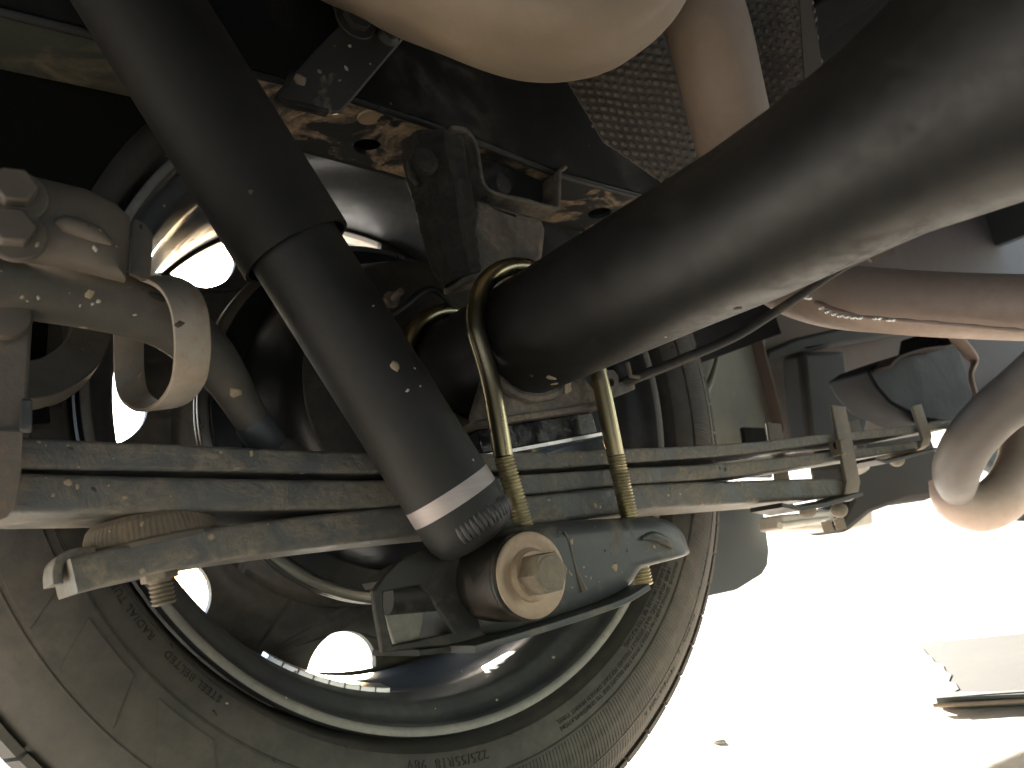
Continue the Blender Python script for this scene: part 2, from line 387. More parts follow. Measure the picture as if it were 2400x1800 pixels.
# tyre
TP = [(.012, .2440), (.006, .2470), (-.0020, .2485), (-.0060, .2500), (-.0115, .2522), (-.0145, .2570), (-.0165, .2630), (-.0175, .2695), (-.0168, .2703),
      (-.0175, .2710), (-.0175, .2800), (-.0160, .2900), (-.0125, .3000), (-.0075, .3100), (-.0010, .3190), (.0060, .3265), (.0100, .3295), (.0125, .3310), (.0140, .3295)]
def side_y(r):
    q = sorted((rr, yy) for yy, rr in TP[1:17])
    for (r0, y0), (r1, y1) in zip(q, q[1:]):
        if r0 <= r <= r1: return y0+(y1-y0)*(r-r0)/(r1-r0)
    return q[-1][1]
b = BM(); R_ = 0.3375
lathe(b, TP+[(.0180, R_-.003), (.030, R_-.001), (.190, R_-.001), (.215, .325), (.232, .300), (.232, .27), (.217, .246), (.19, .236)], HUB, (0, 1, 0), 240, closed=True)
tyre = obj('tyre', b, M['tyre'], wh, smooth=30)
# tread blocks, shoulder row with siped edges: alike pieces sharing one mesh
NB = 68
def blockmesh(y0, y1, slant, dr0, name):
    bw = BM(); da = 2*PI/NB*.92/2; vs = {}
    for iy, yy in enumerate((y0, (y0+y1)/2, y1)):
        for ia, s in enumerate((-1, 0, 1)):
            for ir in (0, 1):
                a = s*da+slant*(iy-1); dr = (R_-.006 if ir == 0 else (dr0 if iy == 0 else (R_+.0035)))
                yv = yy-(.0015 if ir == 0 and iy == 0 else 0)
                vs[iy, ia, ir] = bw.verts.new((dr*math.sin(a), yv, dr*math.cos(a)))
    for iy in (0, 1):
        for ia in (0, 1):
            for ir in (0, 1): bw.faces.new((vs[iy, ia, ir], vs[iy, ia+1, ir], vs[iy+1, ia+1, ir], vs[iy+1, ia, ir]))
    for ia in (0, 1):
        for iy in (0, 2): bw.faces.new((vs[iy, ia, 0], vs[iy, ia+1, 0], vs[iy, ia+1, 1], vs[iy, ia, 1]))
    for iy in (0, 1):
        for ia in (0, 2): bw.faces.new((vs[iy, ia, 0], vs[iy+1, ia, 0], vs[iy+1, ia, 1], vs[iy, ia, 1]))
    bmesh.ops.recalc_face_normals(bw, faces=bw.faces)
    me = bpy.data.meshes.new(name); bw.to_mesh(me); bw.free(); me.materials.append(M['tyre']); return me
bmA = blockmesh(.0095, .052, .004, R_-.0015, 'tread_block'); bmB = blockmesh(.060, .10, -.01, R_+.0035, 'tread_block')
for k in range(NB):
    th = 2*PI*k/NB
    vis = math.degrees(math.atan2(math.cos(th), math.sin(th)))          # angle in the X-Z plane
    for me, off in ((bmA, 0), (bmB, .5)):
        if me is bmB and not (-100 < vis < 40): continue
        o = bpy.data.objects.new('tread_block', me); COL.objects.link(o); o.parent = tyre
        o.rotation_euler = (0, th+off*2*PI/NB, 0); o.location = HUB-ORG[wh.name]
# fine knurl band on the outer side wall (cords of the shoulder): thin radial ribs, one mesh
b = BM(); NR = 560
for k in range(NR):
    a = 2*PI*k/NR; vis = math.degrees(math.atan2(math.sin(a), math.cos(a)))
    if not (-110 < vis < 45): continue
    L_ = []
    for r in (.2725, .285, .298, .312, .3255):
        y = side_y(r); s = .0017/r
        L_.append([b.verts.new((r*math.cos(a-s*.45), y+.0002, HUB.z+r*math.sin(a-s*.45))), b.verts.new((r*math.cos(a), y-.0009, HUB.z+r*math.sin(a))),
                   b.verts.new((r*math.cos(a+s*.45), y+.0002, HUB.z+r*math.sin(a+s*.45)))])
    for A, B in zip(L_, L_[1:]):
        b.faces.new((A[0], A[1], B[1], B[0])); b.faces.new((A[1], A[2], B[2], B[1]))
struct(obj('side_ribbing', b, M['tyre'], tyre), 'stuff')
# raised shapes on the side wall at the left
def arc_bar(bw, r0, r1, a0, a1, h=.0008, n=10, skew=0.):
    a0, a1 = math.radians(a0), math.radians(a1); g = []
    for i in range(n+1):
        a = a0+(a1-a0)*i/n; row = []
        for j in range(4):
            r = r0+(r1-r0)*j/3; aa = a+skew*(j/3); row.append((r*math.cos(aa), side_y(r), HUB.z+r*math.sin(aa)))
        g.append(row)
    T = [[bw.verts.new((x, y-h, z)) for x, y, z in row] for row in g]; B = [[bw.verts.new((x, y+.0006, z)) for x, y, z in row] for row in g]
    for i in range(n):
        for j in range(3): bw.faces.new((T[i][j], T[i+1][j], T[i+1][j+1], T[i][j+1]))
        bw.faces.new((T[i][0], T[i+1][0], B[i+1][0], B[i][0])); bw.faces.new((T[i][3], T[i+1][3], B[i+1][3], B[i][3]))
    for j in range(3):
        bw.faces.new((T[0][j], T[0][j+1], B[0][j+1], B[0][j])); bw.faces.new((T[n][j], T[n][j+1], B[n][j+1], B[n][j]))
b = BM()
for a0, a1, r0, r1, sk in ((-131, -124, .280, .300, .05), (-123, -119, .285, .300, -.06), (-146, -138, .276, .300, .08), (-158, -150, .276, .300, .05),
                           (-112, -107, .280, .300, .06), (-118, -113.5, .280, .300, .0), (-170, -163, .276, .300, .05)):
    arc_bar(b, r0, r1, a0, a1, .0011, skew=sk)
obj('raised_motif', b, M['tyre'], tyre)
b = BM()
for r, h in ((.2705, .0009), (.3035, .0007), (.2520, .0005)): arc_bar(b, r-.0006, r+.0006, -200, 60, h, n=150)
obj('side_ridge', b, M['tyre'], tyre)
# moulding nibs
for k in range(22):
    a = -178+k*9.5; r = (.2520, .2640, .2705)[k % 3]
    b = BM(); ar = math.radians(a); c = V(r*math.cos(ar), side_y(r), HUB.z+r*math.sin(ar)); tdir = V(-math.sin(ar), 0, math.cos(ar)); rd = V(math.cos(ar), 0, math.sin(ar))
    tube(b, [c, c+V(0, -.0012, 0)+tdir*.001, c+V(0, -.0018, 0)+tdir*.0032+rd*.0012], [.0006, .0004, .0002], 6)
    obj('moulding_nib', b, M['letter'], tyre)
def lettering(txt, size, ang, r, name='lettering', spacing=1.1, ext=.00035, narrow=1.0):
    cu = bpy.data.curves.new('txt', 'FONT'); cu.body = txt; cu.size = size; cu.space_character = spacing; cu.extrude = ext; cu.resolution_u = 2; cu.align_x = 'CENTER'
    tmp = bpy.data.objects.new('txt', cu); COL.objects.link(tmp); bpy.context.view_layer.update()
    me = bpy.data.meshes.new_from_object(tmp.evaluated_get(bpy.context.evaluated_depsgraph_get()))
    bpy.data.objects.remove(tmp); bpy.data.curves.remove(cu)
    bb = BM(); bb.from_mesh(me); bpy.data.meshes.remove(me)
    for v in bb.verts:
        x, y, z = v.co; rr_ = r+y; a = math.radians(ang)-x*narrow/r
        v.co = (rr_*math.cos(a), side_y(rr_)-.0003-z, HUB.z+rr_*math.sin(a))
    return obj(name, bb, M['letter'], tyre)
lettering('STEEL BELTED', .0062, -144.5, .2550)
lettering('RADIAL TUBELESS', .0062, -157.5, .2550)
lettering('225/55R18  98V', .0084, -104.2, .2555, spacing=1.12)
lettering('WARNING  SERIOUS INJURY MAY RESULT FROM TYRE FAILURE DUE TO UNDERINFLATION', .0042, -63, .2625)
lettering('NEVER MOUNT TYRES. ONLY SPECIALLY TRAINED PERSONS SHOULD MOUNT TYRES.', .0042, -64, .2578)
lettering("FOLLOW OWNER'S MANUAL OR TYRE PLACARD", .0042, -52, .2532)
lettering('TREADWEAR 280', .0058, -40, .3010, spacing=1.25)
lettering('TRACTION A', .0058, -51.5, .3040, spacing=1.25)
lettering('TEMPERATURE A', .0058, -62, .3080, spacing=1.25)

# ================================================================== BRAKE DRUM
t = thing('brake_drum', 'black brake drum with shiny twin rings inside the wheel', 'brake drum', (0, .05, .355))
b = BM(); lathe(b, [(.000, .05), (.000, .098), (.004, .104), (.020, .114), (.050, .124), (.068, .129), (.074, .146), (.112, .146), (.112, .05)], HUB, (0, 1, 0), 120)
obj('drum_body', b, M['drum'], t, bevel=.001)
for y0 in (.080, .0885):
    b = BM(); lathe(b, [(y0, .1450), (y0, .1525), (y0+.0015, .1538), (y0+.004, .1538), (y0+.0055, .1525), (y0+.0055, .1450)], HUB, (0, 1, 0), 140, closed=True)
    obj('cooling_ring', b, M['ring'], t, smooth=50)
b = BM(); lathe(b, [(-.024, .045), (-.026, .055), (-.018, .070), (-.015, .088), (-.007, .098), (-.003, .106), (.000, .106), (.000, .045)], HUB, (0, 1, 0), 100)
bp = obj('backing_plate', b, M['backing'], t, bevel=.001)
b = BM(); c = at(912, 706, Y=-.03); hexhead(b, c, (0, -1, 0), .006, .006); tube(b, [c+V(0, -.004, 0), c+V(.002, -.016, .002)], .0025, 10); obj('bleed_nipple', b, M['bolt'], bp)

# ================================================================== AXLE
ax = thing('axle_housing', 'black painted axle tube widening towards the differential', 'axle', (0, -.4, .30))
AX = V(-.002, 0, .3592)
b = BM()
lathe(b, [(-.05, .0380), (.022, .0380), (.26, .0380), (.30, .0385), (.335, .0390), (.37, .0408), (.41, .0470), (.45, .059), (.50, .080), (.56, .102), (.64, .128), (.74, .142), (.84, .128), (.95, .09), (1.02, .045), (1.5, .04)], AX, (0, -1, 0), 96)

for v in b.verts: v.co.z += .07*max(0, min(.3, -.31-v.co.y))
obj('axle_tube', b, M['axle'], ax, smooth=60)
for yy in (-.121, -.05):     # weld beads where the tube enters the perch
    P = []
    for i in range(31):
        a = math.radians(200+110*i/30); P.append(AX+V(.0395*math.cos(a)*1.02, yy, .0395*math.sin(a)*1.02))
    b = BM(); tube(b, P, [.003+.0012*random.random() for _ in range(31)], 8); obj('weld_bead', b, M['perch'], ax)
b = BM()    # spring perch: saddle under the tube
for y0 in (-.119, -.055):
    sx = []
    for i in range(13):
        a = math.radians(205+130*i/12); sx.append(AX+V(.0385*math.cos(a), 0, .0385*math.sin(a)))
    low = [V(.052, 0, .3140), V(.052, 0, .3080), V(-.056, 0, .3080), V(-.056, 0, .3140)]
    plate(b, [V(p.x, y0, p.z) for p in sx+low], (0, .005, 0))
box(b, (-.056, -.122, .3060), (.053, -.048, .3105))
obj('spring_perch', b, M['perch'], ax, bevel=.0015)
b = BM(); lathe(b, [(-.02, .045), (.01, .046), (.02, .039)], AX+V(0, -.02, 0), (0, 1, 0), 64); obj('bearing_flange', b, M['axle'], ax)

lb = BM(); box(lb, (-.050, -.112, .2905), (.048, -.050, .3058))
lbk = thing('lift_block', 'glossy black lift block between spring perch and leaf spring', 'lift block', (0, -.08, .29))
obj('block', lb, M['block'], lbk, bevel=.001)
b = BM(); box(b, (-.052, -.1145, .2882), (.050, -.050, .2904)); obj('bright_metal', b, M['bright_metal'], lbk)  # polished strip added for the bright line of light under the block

# ================================================================== LEAF SPRING
ls = thing('leaf_spring', 'dusty grey leaf spring pack running under the axle', 'leaf spring', (0, -.085, .27))
YL, WL = -.085, .060
def leaf(top, th, name='leaf', label=None, width=WL, mt='leaf'):
    top = spline([V(x, YL, z) for x, z in top], 6); TH = lerp_list(th, len(top))
    P = [p-V(0, 0, h/2) for p, h in zip(top, TH)]
    bb = BM(); sweep(bb, P, (0, 1, 0), width, TH, rnd=.34, n=5)
    o = obj(name, bb, M[mt], ls, smooth=50)
    if label: o['label'] = label
    return o
leaf([(-.345, .349), (-.284, .333), (-.21, .3185), (-.123, .302), (-.032, .2885), (.066, .2765), (.193, .2625), (.297, .2545), (.46, .2415), (.62, .2330)], [.0135, .0135, .0125, .0115, .0115, .010, .009, .008, .008, .008], label='longest top leaf')
leaf([(-.345, .330), (-.286, .3175), (-.212, .3030), (-.126, .2872), (-.03, .274), (.062, .2635), (.17, .2500), (.297, .2390), (.40, .2300), (.488, .2235)], [.017, .017, .016, .015, .0125, .0115, .011, .0095, .008, .007], label='second leaf')
leaf([(-.2735, .2785), (-.255, .2795), (-.205, .2790), (-.11, .2700), (-.03, .2605), (.062, .2515), (.17, .2360), (.285, .2185), (.318, .2120)], [.015, .015, .0160, .017, .018, .018, .018, .017, .014], label='thick lowest helper leaf')
b = BM(); c = at(175, 1322, Y=-.10); sweep(b, spline([V(-.262, YL, .2800), V(-.270, YL, .2812), V(-.2755, YL, .2795), V(-.2775, YL, .275), V(-.2780, YL, .2695)], 4), (0, 1, 0), .034, .0040); obj('end_tab', b, M['leaf'], ls)
# clamps round the leaves
def clip(px_top, px_bot, w, name='clip', lowx=.09):
    a, c = px_top, px_bot
    bb = BM(); Yf = -.1195
    P = [a, a.lerp(c, .5), a.lerp(c, .9), c+V(-.0015, .004, -.003), c+V(-.0025, .010, -.0055), c+V(-.004, .06, -.006), c+V(-.003, .069, -.002), a+V(.0, .069, .0)]
    # flat strap bent round the pack; width along the spring
    P2 = []
    for i, p in enumerate(P): P2.append(p)
    sweep(bb, P2, (c-a).cross(V(0, 1, 0)).normalized(), w, .0030, rnd=.3)
    return bb
k1a, k1b = at(1963, 952, Y=-.120), at(2001, 1150, Y=-.120)
cl1 = obj('clip', clip(k1a, k1b, .0215), M['shackle'], ls, bevel=.0005); cl1['label'] = 'longer strap clip nearer the axle'
b = BM(); c = at(1959, 1045, Y=-.1218); lathe(b, [(0, .0038), (.0012, .0038)], c, (0, -1, 0), 20); obj('clip_hole', b, M['dark'], cl1)
b = BM(); pxplate(b, [(1969, 1030), (1980, 1029), (1985, 1064), (1975, 1065)], .012, Y=-.128); obj('clip_edge', b, M['shackle'], cl1, bevel=.001)
b = BM(); sweep(b, [at(1795, 1190, Y=-.118), at(1840, 1198, Y=-.118), at(1900, 1188, Y=-.118), at(1985, 1163, Y=-.118)], (0, 1, 0), .03, .0035); obj('clip_foot', b, M['bracket_dark'], cl1)
k2a, k2b = at(2146, 950, Y=-.120), at(2174, 1035, Y=-.120)
cl2 = obj('clip', clip(k2a, k2b, .020), M['shackle'], ls, bevel=.0005); cl2['label'] = 'short strap clip further along'
b = BM(); sweep(b, [at(2015, 1082, Y=-.118), at(2040, 1090, Y=-.118), at(2090, 1078, Y=-.118), at(2160, 1058, Y=-.118)], (0, 1, 0), .03, .0028); obj('clip_foot', b, M['bracket_dark'], cl2)
for q in ((1893, 1196), (1967, 1196), (2102, 1078)):
    b = BM(); c = at(*q, Y=-.095); bmesh.ops.create_uvsphere(b, u_segments=20, v_segments=10, radius=.0075, matrix=Matrix.Translation(c+V(0, 0, .0)) @ Matrix.Diagonal((1, 1, .9, 1)))
    obj('rivet', b, M['shackle'], ls)
# pad between helper and second leaf
t = thing('spacer_pad', 'round brown rubber pad between the helper leaf and the leaf above', 'rubber pad', (-.235, -.09, .26))
c0 = at(352, 1252, Y=-.098); b = BM(); nn = 150; pr = [(0, .0285), (.0015, .0300), (.006, .0295), (.010, .0280), (.0125, .0255), (.0135, .0220)]
rg = lathe(b, pr, V(c0.x+.003, -.0880, .2795), (0.0, 0, 1), nn)
for ri in rg:
    for i, v in enumerate(ri):
        if i % 2: d = (v.co-V(c0.x, -.088, v.co.z))*.012; v.co -= d
obj('pad', b, M['pad'], t, smooth=20)
b = BM(); lathe(b, [(0, .0310), (.0022, .0310)], V(c0.x+.003, -.088, .2776), (0, 0, 1), 60); obj('pad_plate', b, M['dusty'], t)
# bolt under the helper leaf
t = thing('spring_bolt', 'short threaded bolt and nut hanging under the helper leaf', 'bolt', (-.225, -.095, .24))
c = at(371, 1336, Y=-.093); b = BM(); hexhead(b, V(c.x, c.y, c.z+.004), (0, 0, -1), .0088, .0090); obj('nut', b, M['bolt'], t, bevel=.0008)
b = BM(); thread(b, V(c.x, c.y, c.z+.002), V(c.x, c.y, c.z-.0165), .0056, .0020); obj('thread', b, M['bolt'], t, smooth=20)

# ================================================================== U-BOLTS
def ubolt(y, legL, legR, top_z, lab, thr=True):
    t = thing('u_bolt', lab, 'u bolt', (0, y, .2), group='gold u bolts over the axle')
    r = .0059; R = .0447; P = [legL[1]]
    P.append(V(-R-.0005, y, AX.z-.030))
    for i in range(0, 25):
        a = PI-PI*i/24; P.append(V(AX.x+R*math.cos(a), y, AX.z+R*math.sin(a)*1.02))
    P.append(V(R+.0005, y, AX.z-.030)); P.append(legR[1])
    P = spline(P, 4)
    b = BM(); tube(b, P, r, 28); obj('rod', b, M['zinc'], t, smooth=60)
    for lg in (legL, legR):
        b = BM(); thread(b, lg[1], lg[0], r*1.03); obj('thread', b, M['zinc_thread'], t, smooth=15)
    return t
LL1, LL0 = at(1180, 1070, Y=-.130), at(1236, 1262, Y=-.130)
LR1, LR0 = at(1443, 1068, Y=-.130), at(1510, 1372, Y=-.130)
ubolt(-.130, (LL0, LL1), (LR0, LR1), 0, 'gold u bolt in front of the leaf spring, nearest to the shock absorber')
o_ = V(0, .088, 0)
ubolt(-.042, (LL0+o_, LL1+o_), (LR0+o_, LR1+o_), 0, 'gold u bolt behind the leaf spring, mostly hidden by the axle')
b = BM(); lathe(b, [(.0, .003), (.0004, .003)], LR0, (LR0-LR1), 8); b.free()

# ================================================================== SADDLE PLATE under the pack
t = thing('saddle_plate', 'blue grey stamped saddle plate clamped under the leaf spring', 'saddle plate', (0, -.1, .2))
b = BM()
outl = [(1180, 1236), (1230, 1228), (1330, 1216), (1430, 1212), (1520, 1208), (1570, 1214), (1604, 1242), (1620, 1280), (1621, 1298),
        (1585, 1311), (1528, 1326), (1500, 1336), (1476, 1372), (1440, 1398), (1380, 1426), (1290, 1458), (1200, 1482), (1150, 1490), (1130, 1440), (1140, 1330)]
P0 = [at(x, y, Y=-.1400) for x, y in outl]
cen = sum(P0, V(0, 0, 0))/len(P0)
rings = []
for s, dy in ((.35, -.0085), (.62, -.0085), (.80, -.0072), (.92, -.0030), (.985, .0050), (1.0, .014), (1.0, .085)):
    rings.append([b.verts.new(V(cen.x+(p.x-cen.x)*s, p.y+dy, cen.z+(p.z-cen.z)*s)) for p in spline(P0+[P0[0]], 4)[:-1]])
n_ = len(rings[0]); b.faces.new(rings[0][::-1]); b.faces.new(rings[-1])
for A, B in zip(rings, rings[1:]):
    for i in range(n_): b.faces.new((A[i], A[(i+1) % n_], B[(i+1) % n_], B[i]))
obj('saddle', b, M['plate'], t, smooth=50)
b = BM(); P = [at(x, y, Y=-.146) for x, y in ((1075, 1522), (1130, 1506), (1200, 1486), (1300, 1455), (1390, 1425), (1440, 1404), (1482, 1378))]
sweep(b, spline(P, 3), (0, 1, 0), .030, .0035); obj('lower_flange', b, M['plate'], t)
b = BM(); P = [at(x, y, Y=-.148) for x, y in ((1322, 1246), (1334, 1275), (1342, 1310), (1352, 1345), (1366, 1385))]
tube(b, spline(P, 4), [.0008, .0012, .0010, .0014, .0032], 8)
obj('dirt_streak', b, M['dusty'], t)
b = BM(); P = [at(x, y, Y=-.150) for x, y in ((1505, 1262), (1530, 1256), (1558, 1268), (1575, 1285))]
tube(b, spline(P, 4), [.001, .003, .003, .001], 10); obj('nose_crease', b, M['plate'], t)
# open fork bracket on the left of the saddle
br = BM()
front = [(1000, 1280), (930, 1319), (898, 1350), (874, 1385), (879, 1430), (888, 1480), (896, 1530), (1000, 1520), (1091, 1508), (1150, 1500), (1130, 1440), (1100, 1360), (1080, 1290)]
win = [(900, 1388), (940, 1380), (985, 1373), (1008, 1398), (1028, 1427), (1045, 1455), (1063, 1483), (1000, 1495), (921, 1511), (910, 1470), (900, 1425)]
plate(br, [at(x, y, Y=-.134) for x, y in front], (0, .004, 0), [[at(x, y, Y=-.134) for x, y in win]])
obj('fork_front', br, M['bracket_dark'], t, bevel=.001)
b = BM(); sweep(b, [at(925, 1530, Y=-.112), at(1000, 1522, Y=-.112), at(1095, 1507, Y=-.112), at(1180, 1488, Y=-.112)], (0, 1, 0), .052, .003); obj('fork_base', b, M['bracket_dark'], t)
b = BM(); pxplate(b, [(895, 1424), (960, 1418), (998, 1428), (984, 1502), (926, 1516)], .003, Y=-.120); obj('fork_side', b, M['rim_lip'], t, bevel=.0008)
b = BM(); P = [at(x, y, Y=-.105) for x, y in ((905, 1368), (945, 1338), (1010, 1300), (1080, 1270))]; sweep(b, P, (0, 1, 0), .056, .004); obj('fork_top', b, M['bracket_dark'], t)
b = BM(); tube(b, [at(905, 1402, Y=-.125), at(1040, 1392, Y=-.125)], .0085, 24); obj('cross_pin', b, M['bracket_dark'], t)

# ================================================================== SHOCK ABSORBER
SD = .415
def sa(y, dx=0): return at(326+.628*y+dx, y, d=SD)
s_ax = (sa(1200)-sa(0)).normalized()
sh = thing('shock_absorber', 'long black shock absorber slanting down to the saddle plate', 'shock absorber', tuple(at(1150, 1360, Y=-.15)))
def ys(v): return sa(v)
top, cov = sa(-420), sa(590)
L_ = (cov-top).length; b = BM()
lathe(b, [(0, .0303), (L_-.0008, .0303), (L_, .0300), (L_, .0280), (L_-.04, .0280), (L_-.04, .020)], top, s_ax, 96); obj('dust_cover', b, M['shock_cover'], sh)
t0, t1 = sa(450), sa(1146); L_ = (t1-t0).length; b = BM(); lathe(b, [(0, .0246), (L_, .0246)], t0, s_ax, 96); obj('body_tube', b, M['shock_black'], sh)
t2 = sa(1180); L_ = (t2-t1).length; b = BM(); lathe(b, [(0, .0247), (L_, .0247)], t1, s_ax, 96); obj('bare_band', b, M['bare_steel'], sh)
t3 = sa(1272); L_ = (t3-t2).length; b = BM(); lathe(b, [(0, .0246), (L_*.42, .0246), (L_*.62, .0240), (L_*.82, .0218), (L_*.95, .018), (L_, .0130)], t2, s_ax, 96); obj('end_cap', b, M['shock_black'], sh, smooth=50)
cw = sa(1226); aa, a1, a2 = axis_frame(s_ax)
for k in range(56):
    a = 2*PI*k/56; b = BM(); dirn = a1*math.cos(a)+a2*math.sin(a)
    c = cw+dirn*(.0236+random.uniform(-.0002, .0002))+s_ax*random.uniform(-.0006, .0006); m_ = Matrix.Translation(c) @ s_ax.to_track_quat('Z', 'Y').to_matrix().to_4x4() @ Matrix.Diagonal((.9, .9, 2.9, 1))
    bmesh.ops.create_uvsphere(b, u_segments=10, v_segments=6, radius=.0019, matrix=m_)
    if dirn.dot(VIEW) < .35 and dirn.dot(RW @ Vector((1, 0, 0))) > -.1: obj('weld_ripple', b, M['weld'], sh, smooth=80)
    else: b.free()
EC = at(1246, 1347, Y=-.171); Ei = V(EC.x, -.122, EC.z)
b = BM(); lathe(b, [(0, .0120), (0, .0215), (.002, .0225), (.0395, .0225), (.0415, .0215), (.0415, .012)], V(EC.x, -.124, EC.z), (0, -1, 0), 80); obj('eye', b, M['eye'], sh)
b = BM(); lathe(b, [(0, .0150), (0, .0225), (.0018, .0232), (.003, .0228), (.0045, .0200), (.0045, .01)], V(EC.x, -.1655, EC.z), (0, -1, 0), 80); obj('bush_flange', b, M['eye'], sh)
b = BM(); lathe(b, [(0, .0205), (.0004, .0218), (.0016, .0218), (.0022, .0206), (.0020, .0180), (.0012, .0150), (.0010, .0)], V(EC.x, -.1700, EC.z), (0, -1, 0), 90); wsh = obj('washer', b, M['washer'], sh)
t = thing('shock_bolt', 'hexagon bolt head on the round tan washer of the shock eye', 'bolt', (EC.x, -.172, EC.z))
b = BM(); lathe(b, [(0, .0138), (.0012, .0134), (.0022, .0118), (.0030, .0116)], V(EC.x, -.1710, EC.z), (0, -1, 0), 48); obj('collar', b, M['washer'], t)
b = BM(); hexhead(b, V(EC.x, -.1735, EC.z), (0, -1, 0), .0112, .0135, .0110); o = obj('head', b, M['bolt'], t, bevel=.0004)
b = BM(); lathe(b, [(0, .0084), (.0003, .0080)], V(EC.x, -.1870, EC.z), (0, -1, 0), 30); obj('head_mark', b, M['bolt'], t)
b = BM(); tube(b, [V(EC.x, -.17, EC.z), V(EC.x, -.11, EC.z)], .006, 20); obj('shank', b, M['bolt'], t)

# ================================================================== FRAME RAIL
fr = thing('chassis_rail', 'black chassis rail arching over the axle with holes and rust patches', 'chassis rail', (0, -.15, .48))
inner = [(-.62, .572), (-.266, .560), (-.078, .540), (.006, .524), (.098, .4985), (.19, .4850), (.30, .478), (.42, .474)]
RY = -.088
b = BM(); lo = [V(x, RY, z) for x, z in inner]; hi = [V(x, RY, z+.155) for x, z in reversed(inner)]
plate(b, lo+hi, (0, .004, 0)); obj('inner_web', b, M['frame'], fr)
b = BM(); sweep(b, [V(x, RY+.0015, z+.0015) for x, z in inner], (0, 1, 0), .006, .006, rnd=1); obj('lower_corner', b, M['frame'], fr)
# lower flange with punched holes
FY0, FY1 = RY+.001, -.018
def fz(x):
    for (x0, z0), (x1, z1) in zip(inner, inner[1:]):
        if x0 <= x <= x1: return z0+(z1-z0)*(x-x0)/(x1-x0)
    return inner[-1][1]
holes = []
for (hx, hy, rr_) in ((862, 345, .0105), (1405, 500, .0105), (640, 300, .007)):
    p = at(hx, hy, Y=-.05)
    for _ in range(6): p = at(hx, hy, Z=fz(p.x))
    holes.append([V(p.x+rr_*math.cos(2*PI*i/20), min(FY1-.003, max(FY0+.003, p.y+rr_*math.sin(2*PI*i/20))), 0) for i in range(20)])
xs = [-.62, .42]
outer = [V(x, FY0, 0) for x in xs]+[V(x, FY1, 0) for x in reversed(xs)]
b = BM(); plate(b, outer, (0, 0, .004), holes)
for k in range(60):
    bmesh.ops.bisect_plane(b, geom=b.verts[:]+b.edges[:]+b.faces[:], plane_co=(-.45+k*.0131, 0, 0), plane_no=(1, 0, 0))
bmesh.ops.triangulate(b, faces=b.faces)
for v in b.verts:
    if v.co.y > FY0+.002: v.co.y -= .020*min(1, max(0, (-.08-v.co.x)/.09))*((v.co.y-FY0)/(FY1-FY0))
    v.co.z += fz(v.co.x)
lf = obj('lower_flange', b, M['flange'], fr, smooth=25); lf.data.materials.append(M['flange2'])
for p in lf.data.polygons:
    if p.center.x < -.165: p.material_index = 1
b = BM(); plate(b, [V(x, FY1, z) for x, z in inner[2:]]+[V(x, FY1, z+.155) for x, z in reversed(inner[2:])], (0, .004, 0)); obj('outer_web', b, M['frame'], fr)
b = BM()
for (hx, hy, rr_) in ((868, 272, .0092),):
    p = at(hx, hy, Z=.53)
    for _ in range(6): p = at(hx, hy, Z=fz(p.x))
    lathe(b, [(0, rr_), (.0015, rr_*.96), (.0012, rr_*.8)], p, (0, 0, -1), 30)
obj('plug', b, M['mud'], fr)
# gusset bolted over the rail
t = thing('gusset_plate', 'grey speckled gusset plate crossing the rail beside the shock absorber', 'gusset', tuple(at(760, 150, Y=-.104)))
b = BM(); pxplate(b, [(760, -60), (800, 55), (740, 115), (687, 176), (665, 205), (650, 226), (662, 240), (710, 250), (765, 264), (800, 262), (826, 234), (884, 165), (962, 72), (1030, -10), (1080, -60)], .004, Y=-.104); obj('plate', b, M['plate2'], t, bevel=.0015)
b = BM(); c = at(832, 48, Y=-.104); hexhead(b, c, (0, -1, 0), .010, .007); lathe(b, [(0, .0145), (-.002, .0145)], c, (0, 1, 0), 24); obj('bolt_head', b, M['plate2'], t, bevel=.0006)
b = BM(); c = at(909, 84, Y=-.104); lathe(b, [(0, .008), (.004, .005)], c, (0, -1, 0), 20); obj('rivet', b, M['plate2'], t)
b = BM(); sweep(b, spline([at(x, y, Y=-.107) for x, y in ((684, 176), (668, 206), (651, 228), (664, 241), (712, 251), (766, 265))], 3), (0, 1, 0), .006, .003); obj('weld_bead', b, M['frame'], t)
# ================================================================== BUMP STOP
t = thing('bump_stop_bracket', 'dusty hat shaped bump stop bracket welded under the chassis rail', 'bracket', tuple(at(1150, 420, Y=-.15)))
b = BM(); YB = -.100
pxplate(b, [(1102, 366), (1310, 408), (1304, 470), (1285, 502), (1145, 468), (1117, 446)], .003, holes=[(1183, 430, 19, 24, -.3)], Y=YB+.026); obj('recess_plate', b, M['bracket_dark'], t)
b = BM(); P = [at(x, y, Y=YB+.018) for x, y in ((1040, 318), (1066, 320), (1080, 330), (1096, 356), (1104, 400), (1113, 446), (1142, 470), (1210, 484), (1278, 502), (1288, 490), (1290, 440), (1292, 416), (1306, 406), (1400, 440))]
sweep(b, spline(P[:-1], 2), (0, 1, 0), .024, .0032, rnd=.6); obj('hat_channel', b, M['seat'], t)
b = BM(); pxplate(b, [(1115, 462), (1150, 476), (1270, 508), (1282, 540), (1276, 600), (1255, 622), (1180, 640), (1086, 662), (1100, 560)], .03, Y=YB+.004); obj('seat_plate', b, M['seat'], t, bevel=.004)
b = BM(); pxplate(b, [(957, 376), (968, 360), (1045, 325), (1072, 330), (1092, 356), (1100, 420), (1010, 440), (980, 432), (962, 410)], .004, Y=-.094); obj('ear_plate', b, M['bracket_dark'], t, bevel=.001)
t = thing('bump_stop', 'dark ribbed rubber bump stop hanging above the axle', 'bump stop', tuple(at(1050, 500, Y=-.14)))
